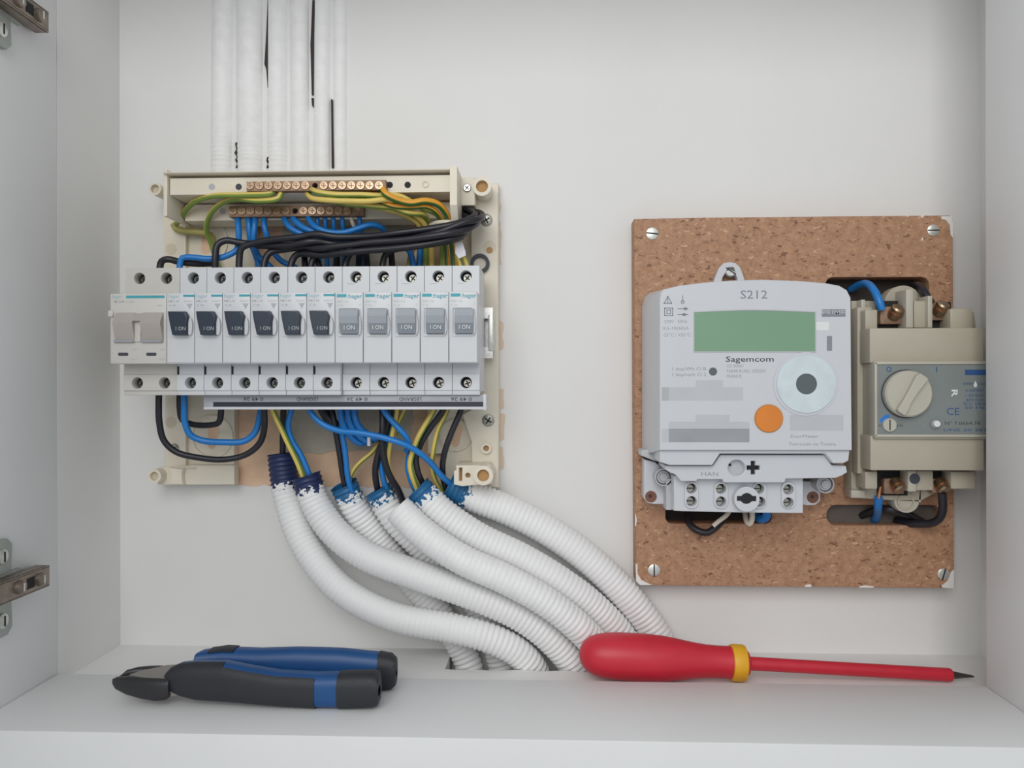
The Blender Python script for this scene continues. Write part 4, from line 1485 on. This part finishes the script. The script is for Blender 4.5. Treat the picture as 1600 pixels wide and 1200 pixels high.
    for yy, xx in ((482.5, 1071), (491.5, 1069)):
        stroke(q, [(1059, yy), (1075, yy)], 1.1, w)
        stroke(q, circ(xx, yy, 2.0, 8), 1.0, w, closed=True)
    q.build('symbol_print', 'print_grey', MET, smooth=0)
    # optical port
    c = P(1259, 600, w)
    MB().cyl(c[0], c[1], S(50, w), w - 0.3, w + 0.5, 56, r1=S(49, w)).build('port_seat', 'meter_white', MET)
    MB().cyl(c[0], c[1], S(45.5, w), w - 0.3, w + 1.4, 56, r1=S(44.5, w), inner=S(16, w)).build('port_ring', 'port_metal', MET)
    MB().cyl(c[0], c[1], S(16.2, w), w - 0.3, w + 0.8, 32).build('port_lens', 'port_dark', MET)
    c = P(1201, 654, w)
    MB().cyl(c[0], c[1], S(22, w), w - 0.3, w + 0.3, 40).build('button_gap', 'tan_hole', MET)
    MB().cyl(c[0], c[1], S(21, w), w - 0.3, w + 1.1, 40, r1=S(20.4, w)).build('push_button', 'orange', MET)
    # small print of the right-hand field
    MB().plate(pl(rr(1234, 648, 1318, 673, 1), w), w - 0.1, w + 0.05).build('label_field', 'meter_grey', MET, smooth=0)
    text('EnerMeter', 1257, 682, w, 4.8, 'print_mid', MET, width=42, name='maker_print')
    text('Fabricado na Tun\u00edsia', 1270, 694, w, 4.8, 'print_mid', MET, width=70, name='maker_print')
    # grey printed fields
    for x0, y0, x1, y1, mm in ((1034, 605, 1045, 626, 'print_pale'), (1045, 605, 1161, 626, 'meter_grey'), (1087, 594, 1130, 605, 'meter_grey'),
                               (1087, 648, 1140, 659, 'meter_grey'), (1045, 670, 1171, 691, 'print_mid'), (1034, 670, 1045, 691, 'meter_grey'), (1045, 659, 1171, 670, 'meter_grey')):
        MB().boxp(x0, y0, x1, y1, w - 0.1, w + 0.05).build('printed_field', mm, MET, smooth=0)
    # lower band with the stepped groove
    wl = 66.0
    MB().plate(pl([(1031, 702), (1328, 702), (1326, 720), (1318, 724), (1302, 724), (1290, 709), (1125, 709), (1113, 727), (1046, 727), (1031, 722)], wl + 5), 30, wl + 5, bev=0.7).build('skirt', 'meter_white', MET)
    cov = [(1040, 728), (1114, 728), (1126, 711), (1288, 711), (1300, 727), (1322, 728), (1324, 738), (1316, 743), (1306, 747), (1228, 748), (1226, 754), (1131, 754), (1129, 749),
           (1090, 749), (1088, 752), (1064, 752), (1056, 742), (1046, 738), (1040, 734)]
    hole = circ(1151, 731, 13.5, 26, 12.5)
    plus = [(1173.5, 720.5), (1180.5, 720.5), (1180.5, 727.5), (1187.5, 727.5), (1187.5, 734.5), (1180.5, 734.5), (1180.5, 741.5), (1173.5, 741.5), (1173.5, 734.5), (1167, 734.5), (1167, 727.5), (1173.5, 727.5)]
    MB().plate(pl(cov, wl), 34, wl, [pl(hole, wl), pl(plus, wl)], bev=0.6).build('terminal_cover', 'meter_white', MET)
    c = P(1151, 731, wl)
    MB().cyl(c[0], c[1], S(14, wl), wl - 8, wl - 5, 26).build('screw_well', 'meter_grey', MET)
    MB().cyl(c[0] - 3.1, c[1] + 1.4, 0.9, wl - 5.2, wl - 4.7, 12).build('well_hole', 'black_hole', MET)
    c = P(1177, 731, wl)
    MB().cyl(c[0], c[1], S(12, wl), wl - 8, wl - 3, 20).build('cross_bottom', 'black_hole', MET)
    text('HAN', 1109, 741, wl, 6.5, 'print_mid', MET, width=26, name='port_print')
    # groove under the skirt
    # terminal block with eight wells
    wt = 58.0
    blk = [(1053, 744), (1255, 744), (1255, 802), (1160, 801), (1066, 799), (1053, 798)]
    wells = [(1080, 763), (1080, 783), (1126, 763.5), (1126, 783.5), (1185, 763.5), (1187, 784), (1231, 764.5), (1231, 785)]
    MB().plate(pl(blk, wt), WB, wt, [pl(circ(x, y, 8, 20), wt) for x, y in wells], bev=0.6).build('terminal_block', 'meter_white', MET)
    MB().plate(pl([(1041, 748), (1056, 748), (1056, 797), (1041, 797)], 46), WB, 46, bev=0.5).build('block_flank', 'meter_grey', MET)
    for xa, xb in ((1080, 1080), (1126, 1126), (1186, 1186), (1231, 1231)):
        out = [(xa + 11 * math.cos(a), 763 + 10.5 * math.sin(a)) for a in [math.pi * (1 + i / 10) for i in range(11)]]
        out += [(xa + 11 * math.cos(a), 784 + 10.5 * math.sin(a)) for a in [math.pi * (i / 10) for i in range(11)]]
        MB().plate(pl(out, wt), wt - 0.5, wt + 1.6, [pl(circ(x, y, 8, 20), wt) for x, y in wells if abs(x - xa) < 3], bev=0.4).build('well_collar', 'meter_white', MET)
    for x, y in wells:
        c = P(x, y, wt)
        MB().cyl(c[0], c[1], S(8.4, wt), wt - 9, wt - 6, 20).build('well_bottom', 'black_hole', MET)
        sc = MB().cyl(c[0] - 0.4, c[1] - 0.4, S(6, wt), wt - 6, wt - 3.5, 16).build('terminal_screw', 'screw_dull', MET)
        MB().box(c[0] - 2.6, c[0] + 1.8, c[1] - 0.75, c[1] - 0.05, wt - 3.6, wt - 3.4).build('slot', 'black_hole', sc, smooth=0)
    # seal screw
    c = P(1167, 780, wt + 6)
    sk = MB()
    sk.cyl(c[0], c[1], S(20, wt + 6), wt - 1, wt + 6, 36, r1=S(19.2, wt + 6))
    sk.build('seal_knob', 'meter_white', MET)
    key = [(1151.5, 775), (1158, 775), (1162, 771.5), (1167, 770), (1172, 771.5), (1176, 775), (1181.5, 775), (1181.5, 783), (1175, 783), (1171, 786), (1166, 787.5), (1161, 786), (1157, 782.5), (1151.5, 782.5)]
    MB().plate(pl(key, wt + 6), wt + 5, wt + 6.15).build('key_slot', 'black_hole', MET, smooth=0)
    # fixing ears
    MB().plate(pl([(1007, 718), (1024, 722), (1040, 736), (1056, 744), (1056, 788), (1022, 788), (1012, 786), (1006, 778)], 34), WB, 34, bev=0.8).build('fixing_ear', 'meter_white', MET)
    MB().plate(pl([(1250, 752), (1303, 752), (1303, 764), (1282, 768), (1282, 782), (1275, 789), (1262, 790), (1250, 788)], 34), WB, 34, bev=0.8).build('fixing_ear', 'meter_white', MET)
    for x, y in ((1017, 776), (1270, 777)):
        c = P(x, y, 34)
        MB().cyl(c[0], c[1], S(9, 34), 33.5, 34.3, 22).build('ear_hole', 'ear_red', MET)
        MB().cyl(c[0] - 0.5, c[1] + 0.5, 1.2, 34, 34.5, 12).build('ear_hole_core', 'slot_dark', MET)
    for x, y in ((1037, 746), (1290, 757)):
        c = P(x, y, 46)
        m = MB()
        m.cyl(c[0], c[1], S(13.5, 46), 30, 46, 28, inner=S(11.5, 46))
        m.cyl(c[0], c[1], S(11, 46), 30, 44.5, 24, r1=S(10, 46))
        m.cyl(c[0], c[1], S(7, 46), 44, 46.4, 20, r1=S(6, 46))
        m.build('ear_bolt', 'meter_grey', MET)


meter()

# ------------------------------------------------------------------ rotary breaker beside the meter
WI = 66.0
ICP = thing('rotary_breaker', 'beige main breaker with a round rotary knob beside the meter on the chipboard', 'main breaker', P(1445, 785, 18))


def icp():
    XM = XR + 3.0  # its far edge is hidden by the stile

    def bx(x0, y0, x1, y1, w0, w1, bev=0.0, mm='icp_cream', name='housing_block'):
        a, b = P(x0, y1, w1), P(x1, y0, w1)
        xb = b[0]
        return MB().box(a[0], xb, a[1], b[1], w0, w1, bev).build(name, mm, ICP)
    # rear tray, flanges and terminal towers
    MB().plate(pl([(1331, 470), (1360, 470), (1480, 480), (1522, 487), (1525, 508), (1525, 742), (1520, 760), (1500, 765), (1472, 765), (1440, 782), (1400, 782), (1330, 778)], 32), WB, 32, bev=0.6).build('rear_tray', 'icp_cream', ICP)
    bx(1340, 480, 1362, 740, 28, 42, 0.5, 'icp_cream', 'side_wall')
    a, b = P(1359, 567, 58), P(1538, 513, 58)
    bx(1359, 512, 1537, 567, 30, 58, 0.8)
    bx(1360, 681, 1538, 735, 30, 58, 0.8)
    bx(1366, 564, 1541, 686, 30, 60, 0.5, 'icp_cream', 'panel_seat')
    bx(1367, 565, 1541, 569.5, 50, 62, 0.4, 'icp_light', 'panel_rim')
    bx(1367, 679, 1541, 683, 50, 62, 0.4, 'icp_light', 'panel_rim')
    bx(1367, 566, 1371, 682, 50, 62, 0.4, 'icp_light', 'panel_rim')
    bx(1370.5, 569, 1541, 679, 50, 61, 0.0, 'icp_panel', 'front_panel')
    w = 61.0
    # knob
    c = P(1422, 615.5, w + 6)
    r = S(36, w + 6)
    MB().cyl(c[0], c[1], r + 0.7, w - 0.2, w + 0.4, 48).build('knob_gap', 'print_dark', ICP)
    k = MB()
    k.cyl(c[0], c[1], r, w, w + 4.2, 48)
    k.cyl(c[0], c[1], r, w + 4.2, w + 5.4, 48, r1=r * 0.93)
    kn = k.build('rotary_knob', 'icp_light', ICP)
    bar = [(1433, 587), (1439, 583.5), (1449, 590), (1451, 593), (1437, 611), (1424, 630), (1420, 641), (1414, 649.5), (1404, 643), (1403, 640), (1415, 621), (1420, 612)]
    MB().plate(pl(bar, w + 9), w + 4.5, w + 9, bev=0.5).build('grip_bar', 'icp_light', kn)
    text('O', 1389, 577.5, w, 8, 'icp_blue', ICP, width=8, name='position_print', bold=0.02)
    text('I', 1463.5, 578, w, 8, 'icp_blue', ICP, name='position_print', bold=0.02)
    # test dial, button
    arc = [(1390 + 17 * math.cos(a), 664 - 17 * math.sin(a)) for a in [math.radians(92 + 9 * i) for i in range(9)]]
    arc += [(1390 + 11 * math.cos(a), 664 - 11 * math.sin(a)) for a in [math.radians(164 - 9 * i) for i in range(9)]]
    MB().plate(pl(arc, w), w - 0.1, w + 0.08).build('dial_scale', 'dial_blue', ICP, smooth=0)
    c = P(1390, 664, w + 1)
    dl = MB().cyl(c[0], c[1], S(10.6, w), w - 0.2, w + 1.6, 28, r1=S(10, w)).build('test_dial', 'icp_light', ICP)
    MB().box(c[0] - 0.4, c[0] + 0.4, c[1] - 3.4, c[1] + 3.4, w + 1.5, w + 1.7).build('slot', 'print_dark', dl, smooth=0)
    text('45', 1376, 665, w, 4.5, 'print_dark', ICP, width=7, name='dial_print')
    text('60', 1405.5, 665, w, 4.5, 'print_dark', ICP, width=9, name='dial_print')
    text('T', 1444, 667, w, 7, 'print_grey', ICP, name='dial_print')
    c = P(1463, 663, w + 2)
    MB().cyl(c[0], c[1], S(7.4, w), w - 0.2, w + 0.8, 20).build('button_collar', 'print_grey', ICP)
    MB().cyl(c[0] + 0.3, c[1] + 0.3, S(5.4, w), w - 0.2, w + 2.6, 20, r1=S(4.8, w)).build('test_button', 'print_white', ICP)
    MB().plate(pl([(1508, 570), (1541, 570), (1541, 588), (1508, 588)], w), w - 0.1, w + 0.05).build('brand_field', 'icp_panel', ICP, smooth=0)
    MB().boxp(1508, 577.5, 1541, 586, w - 0.1, w + 0.1).build('brand_bar', 'icp_blue', ICP, smooth=0)
    text('CE', 1489, 643.5, w, 11, 'icp_blue', ICP, width=19, name='mark_print')
    text('R', 1491, 614.5, w, 9, 'print_white', ICP, width=11, name='mark_print', rot=-math.pi / 2, bold=0.02)
    for yy, s, wd in ((600, 'DIFERENCIAL', 34), (610, 'U 220/380V', 28), (618, 'I 45/60A', 26), (625, 'IDN 0,5A', 26), (631, 'ICC 10kA', 33), (637, '50 Hz', 30)):
        text(s, 1523, yy, w, 4.2, 'icp_blue', ICP, width=wd, name='rating_print')
    d = [(1524, 595), (1527, 601), (1525.5, 605), (1522.5, 605), (1521, 601)]
    MB().plate(pl(d, w), w - 0.1, w + 0.12).build('drop_print', 'print_white', ICP, smooth=0)
    text('N\u00ba 7.0664.78', 1504, 661.5, w, 5, 'print_dark', ICP, width=53, name='serial_print')
    text('UNE 20 383', 1508, 672, w, 4.2, 'icp_blue', ICP, width=64, name='serial_print')
    # terminals above
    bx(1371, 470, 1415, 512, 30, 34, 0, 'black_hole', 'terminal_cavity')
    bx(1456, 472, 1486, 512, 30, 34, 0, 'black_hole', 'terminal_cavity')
    half = [(1379, 500)] + [(1412 - 30 * math.cos(a), 476 - 30 * math.sin(a)) for a in [math.pi * i / 14 for i in range(15)]] + [(1436, 505), (1380, 505)]
    MB().plate(pl(half, 30), WB, 30, bev=0.5).build('moulded_arch', 'icp_cream', ICP)
    bx(1416, 452, 1427, 512, 30, 46, 0.4, 'icp_light', 'divider')
    bx(1428, 470, 1455, 512, 30, 42, 0.5, 'icp_cream', 'divider')
    bx(1450, 462, 1457, 512, 30, 46, 0.4, 'icp_light', 'divider')
    bx(1485, 482, 1520, 514, 30, 48, 0.8, 'icp_cream', 'side_shoulder')
    bx(1352, 484, 1371, 516, 30, 50, 0.6, 'icp_cream', 'side_shoulder')
    bx(1346, 468, 1352, 500, 30, 40, 0.3, 'icp_light', 'divider')
    # terminals below
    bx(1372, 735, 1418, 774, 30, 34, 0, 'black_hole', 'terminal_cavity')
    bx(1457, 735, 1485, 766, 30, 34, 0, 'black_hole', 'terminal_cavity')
    bx(1419, 736, 1432, 768, 30, 46, 0.4, 'icp_light', 'divider')
    bx(1432, 736, 1458, 766, 30, 44, 0.5, 'icp_cream', 'divider')
    bx(1486, 737, 1524, 764, 30, 46, 0.8, 'icp_cream', 'side_shoulder')
    bx(1352, 737, 1371, 764, 30, 48, 0.6, 'icp_cream', 'side_shoulder')
    bx(1330, 766, 1352, 778, 30, 36, 0.5, 'icp_light', 'foot_lug')
    c = P(1429, 748, 46)
    MB().cyl(c[0], c[1], S(8, 46), 45.5, 46.3, 20).build('fixing_hole', 'print_dark', ICP)
    cup = [(1394, 778), (1434, 768), (1435, 783)] + [(1415 + 20 * math.cos(a), 781 + 20 * math.sin(a)) for a in [math.pi * i / 12 for i in range(13)]]
    MB().plate(pl(cup[2:], 30), WB, 32, bev=0.6).build('moulded_arch', 'icp_light', ICP)
    c = P(1415, 784, 32)
    MB().cyl(c[0], c[1], S(13, 32), 31, 32.8, 26, inner=S(10, 32)).build('arch_ring', 'icp_cream', ICP)
    # brass clamps
    for x, y, sx, sy, ang in ((1397, 489, 20, 17, 0.5), (1468, 483, 15, 17, 0.4), (1400, 757, 17, 15, -0.5), (1470, 757, 12, 14, -0.4)):
        c = P(x, y, 40)
        MB().box(c[0] - S(sx, 40), c[0] + S(sx, 40) * 0.8, c[1] - S(sy, 40), c[1] + S(sy, 40) * 0.6, 32, 39, 0.8).build('clamp', 'brass_bar', ICP)
        m = MB()
        c2 = P(x + 4, y - 3 if y < 600 else y + 4, 44)
        dz = 3.6 if y < 600 else -3.6
        m.rings([Vector((c2[0], c2[1] - dz * 0.8, 38)), Vector((c2[0] + 0.8, c2[1], 41.5)), Vector((c2[0] + 1.3, c2[1] + dz * 0.55, 43.6)), Vector((c2[0] + 1.45, c2[1] + dz * 0.7, 44.1))], [4.2, 4.2, 4.2, 3.2], 18)
        s = m.build('clamp_screw', 'brass', ICP)
        MB().rings([Vector((c2[0] + 0.75, c2[1] - dz * 0.05, 41.2)), Vector((c2[0] + 0.9, c2[1] + dz * 0.1, 41.8))], 4.5, 18).build('screw_thread', 'copper', s)


icp()
wire('blue_wire', 'blue wire bending from the board slot into the upper terminal of the rotary breaker', 'blue',
     [(1330, 452, 6), (1343, 445, 16), (1356, 444, 28), (1367, 456, 38), (1374, 472, 42), (1378, 484, 42)], 2.6)
wire('black_wire', 'dark wire from the board slot to the far upper terminal of the rotary breaker', 'black',
     [(1415, 452, 8), (1430, 446, 20), (1440, 450, 32), (1447, 462, 38), (1455, 474, 40)], 2.6)
wire('black_wire', 'dark wire curling from the lower board slot up into the rotary breaker', 'black',
     [(1400, 812, 8), (1430, 815, 20), (1455, 817, 28), (1468, 810, 34), (1473, 795, 38), (1472, 770, 40)], 2.7)
wire('black_wire', 'dark wire lying across the lower board slot behind the blue wire', 'black',
     [(1345, 806, 6), (1372, 796, 16), (1395, 797, 22), (1420, 808, 18), (1440, 815, 10)], 2.6)
build_wires()
bw = thing('blue_wire', 'blue wire with a bare copper tip standing loose in the lower board slot', 'wire', P(1371, 805, 10))
mb = MB()
mb.rings(spx([(1366, 815, 6), (1371, 803, 20), (1372, 790, 34), (1373, 777, 38)], 1.5), 2.7, 12)
mb.build('insulation', 'wire_blue', bw)
mb = MB()
pt = spx([(1373, 779, 38), (1374.5, 768, 39), (1376, 760, 40)], 1.0)
mb.rings(pt, [1.3 - 0.7 * i / len(pt) for i in range(len(pt))], 10)
mb.build('copper_tip', 'copper', bw)


# ------------------------------------------------------------------ screwdriver
def screwdriver():
    a = Vector(P(905, 1021.5, 58))
    b = Vector(P(1520, 1056.5, 52))
    L = (b - a).length
    ax = (b - a).normalized()
    t = thing('screwdriver', 'red insulated screwdriver with a yellow collar lying on the niche floor', 'screwdriver', ((a.x + b.x) / 2, 0, 53))
    k = S(1.0, 53) * 0.985
    u = L / 615.0

    def lathe(prof, name, m, seg=36, flute=0.0):
        path = [a + ax * (p[0] * u) for p in prof]
        mb = MB()
        mb.rings(path, [max(0.05, p[1] * k) for p in prof], seg)
        return mb.build(name, m, t, smooth=50)
    handle = [(0, 1), (1, 8), (4, 15), (9, 21.5), (16, 27), (26, 31), (40, 34), (60, 35.5), (85, 36), (110, 35.6), (130, 34.5), (150, 32), (168, 29), (185, 26.5), (200, 25), (215, 24.3), (230, 24.4), (240, 25)]
    lathe(handle, 'handle', 'red')
    lathe([(237, 24), (238, 27), (241, 28), (256, 28), (259, 27), (260, 22)], 'collar', 'yellow_ring')
    lathe([(258, 21), (262, 20.5), (265, 18), (267, 12)], 'handle_nose', 'red')
    lathe([(262, 10.4), (330, 10.2), (578, 10.2), (581, 9.4), (582, 6)], 'insulated_shaft', 'red')
    # flat blade
    mb = MB()
    st = [(580, 6.5, 6.5), (590, 5.6, 5.2), (600, 4.6, 3.4), (612, 4.8, 1.6), (615, 4.6, 1.2)]
    up = Vector((0, 1, 0)) - ax * ax.y
    up.normalize()
    sd = ax.cross(up)
    vs, fs = [], []
    for p, hw, hh in st:
        c = a + ax * (p * u)
        for k2 in range(12):
            an = 2 * math.pi * k2 / 12
            vs.append(tuple(c + sd * (hw * k * math.cos(an)) + up * (hh * k * math.sin(an))))
    n = len(st)
    for i in range(n - 1):
        for j in range(12):
            fs.append([i * 12 + j, i * 12 + (j + 1) % 12, (i + 1) * 12 + (j + 1) % 12, (i + 1) * 12 + j])
    fs.append(list(range(12)))
    fs.append([(n - 1) * 12 + j for j in range(12)])
    mb.add(vs, fs)
    mb.build('blade', 'blade_metal', t)


screwdriver()


# ------------------------------------------------------------------ cutting pliers on the sill
def pliers():
    t = thing('cutting_pliers', 'blue and black diagonal cutting pliers lying on the white sill', 'pliers', PZ(420, 1095, SILL))
    z0 = SILL

    def loft(secs, name, m, a0=0.0, a1=360.0, n=24, grow=0.0, p=2.8, parent=None, caps=True):
        """secs: (X, w centre, half depth, z bottom, z top); superellipse sections, angle measured from the front over the top"""
        vs, fs = [], []
        full = abs(a1 - a0) >= 359.9
        cnt = n if full else n + 1
        for X, wc, hd, zb, ztp in secs:
            zc, hh = (zb + ztp) / 2, (ztp - zb) / 2
            for i in range(cnt):
                an = math.radians(a0 + (a1 - a0) * i / n)
                cs, sn = math.cos(an), math.sin(an)
                x_ = (abs(cs) ** (2 / p)) * (1 if cs >= 0 else -1) * (hd + grow)
                y_ = (abs(sn) ** (2 / p)) * (1 if sn >= 0 else -1) * (hh + grow)
                vs.append((X, max(z0 + 0.02, zc + y_), wc + x_))
        if not full:
            # close the overlay on its inner side
            pass
        for i in range(len(secs) - 1):
            for j in range(cnt if full else cnt - 1):
                j2 = (j + 1) % cnt
                fs.append([i * cnt + j, i * cnt + j2, (i + 1) * cnt + j2, (i + 1) * cnt + j])
        if caps:
            fs.append(list(range(cnt)))
            fs.append([(len(secs) - 1) * cnt + j for j in range(cnt)])
        mb = MB()
        mb.add(vs, fs)
        return mb.build(name, m, parent or t, smooth=45)

    def sec(px, yt, yb, w, hd):
        """section seen between rows yt and yb, its front at w"""
        top = P(px, yt, w - hd * 0.6)
        bot = P(px, yb, w)
        return (bot[0], w - hd, hd, max(z0 + 0.1, bot[1]), top[1])

    wf = PZ(500, 1112, SILL)[2]
    front = [sec(256, 1052, 1075, wf - 4, 5), sec(262, 1044, 1083, wf - 3, 6.5), sec(275, 1038, 1091, wf - 2, 7.5), sec(300, 1036, 1098, wf - 1, 8), sec(345, 1036, 1101, wf, 8), sec(385, 1044, 1104, wf + 1, 8),
             sec(430, 1051, 1108, wf + 1, 8), sec(490, 1054, 1111.5, wf + 1, 8), sec(540, 1053, 1112, wf + 1, 8), sec(578, 1052, 1110, wf + 1, 8), sec(587, 1055, 1107, wf + 1, 7.4), sec(590, 1062, 1100, wf + 1, 5.5), sec(591, 1073, 1090, wf, 3)]
    h1 = loft(front, 'handle', 'plier_blue')
    grip = [front[0]] + front[1:8]
    # dark soft grip on the outer side with the blue edge left free along the top
    loft(grip[:5], 'soft_grip', 'plier_dark', -110, 82, grow=0.5, parent=h1)
    loft(grip[4:], 'soft_grip', 'plier_dark', -110, 52, grow=0.5, parent=h1)
    cap = [sec(525, 1054, 1112, wf + 1, 8)] + front[8:]
    loft(cap, 'end_grip', 'plier_dark', 0, 360, grow=0.5, parent=h1)
    wr = PZ(600, 1083, SILL)[2]
    rear = [sec(302, 1022, 1052, wr + 6, 5), sec(310, 1018, 1056, wr + 5, 6.5), sec(345, 1014, 1060, wr + 4, 7.5), sec(400, 1016, 1068, wr + 3, 7.5), sec(460, 1014, 1074, wr + 2, 7.5), sec(530, 1016, 1079, wr + 1, 7.5),
            sec(590, 1022, 1082, wr, 7.5), sec(608, 1025, 1081, wr, 7), sec(616, 1031, 1074, wr, 5.5), sec(617.5, 1040, 1065, wr, 4), sec(618.3, 1048, 1058, wr - 1, 2)]
    h2 = loft(rear, 'handle', 'plier_blue')
    loft([sec(589, 1022, 1082, wr, 7.5)] + rear[7:], 'end_grip', 'plier_dark', grow=0.5, parent=h2)
    loft([sec(322, 1017, 1050, wr + 4.5, 7), sec(345, 1014, 1050, wr + 4, 7.5), sec(362, 1015, 1050, wr + 3.8, 7.5)], 'soft_grip', 'plier_dark', 50, 130, grow=0.6, parent=h2)
    # head: two jaws and the joint, clear of the sill
    zb, ztp = z0 + 5.0, z0 + 16.5
    X = lambda px, w: P(px, 1045, w)[0]
    joint = MB()
    pts = [(X(204, wf - 9), wf - 7.5), (X(225, wf - 6), wf - 4.2), (X(262, wf - 5), wf - 3.2), (X(310, wf - 6), wf - 6), (X(330, wr + 2), wr + 2), (X(300, wr + 1), wr + 1.5), (X(262, wr + 4), wr + 4), (X(240, wf - 19), wf - 18.5), (X(222, wf - 15), wf - 14.5)]
    joint.plan(pts, zb + 1.2, ztp + 0.35)
    joint.build('joint', 'plier_flat', t, smooth=25)
    # near jaw: beak tapering to the tip
    fj = MB()
    tip = Vector((X(176, wf - 10), wf - 11))
    sec_ = [(176, wf - 10.5, 0.6, zb + 5.0, zb + 8.0), (182, wf - 9.5, 2.0, zb + 2.6, zb + 9.6), (200, wf - 7.5, 3.6, zb + 0.6, ztp - 0.6), (222, wf - 6, 4.6, zb - 0.8, ztp), (245, wf - 5, 5.0, zb - 1.6, ztp), (262, wf - 5, 5.0, zb - 1.0, ztp), (268, wf - 5, 4.5, zb + 1.5, ztp)]
    loft([(X(px, w), w, hd, a, b) for px, w, hd, a, b in sec_], 'jaw', 'plier_steel', p=3.2, n=20)
    sec2 = [(184, wf - 13.0, 0.8, zb + 4, zb + 8), (198, wf - 17, 2.0, zb + 3, zb + 11), (215, wf - 20.5, 2.8, zb + 2, ztp), (235, wf - 22.5, 3.2, zb + 2, ztp), (252, wf - 23.0, 3.0, zb + 2, ztp), (258, wf - 22.5, 2.0, zb + 4, ztp - 0.5)]
    loft([(X(px, w), w, hd, a, b) for px, w, hd, a, b in sec2], 'jaw', 'plier_steel', p=3.2, n=20)
    c = (X(275, wf - 14), wf - 13)
    rv = MB()
    rv.rings([Vector((c[0], ztp - 1, c[1])), Vector((c[0], ztp + 0.1, c[1])), Vector((c[0], ztp + 0.3, c[1]))], [4.2, 4.2, 3.6], 20)
    rv.build('rivet', 'plier_flat', t)


pliers()

for o in bpy.data.objects:
    if 'base' in o.keys():
        del o['base']
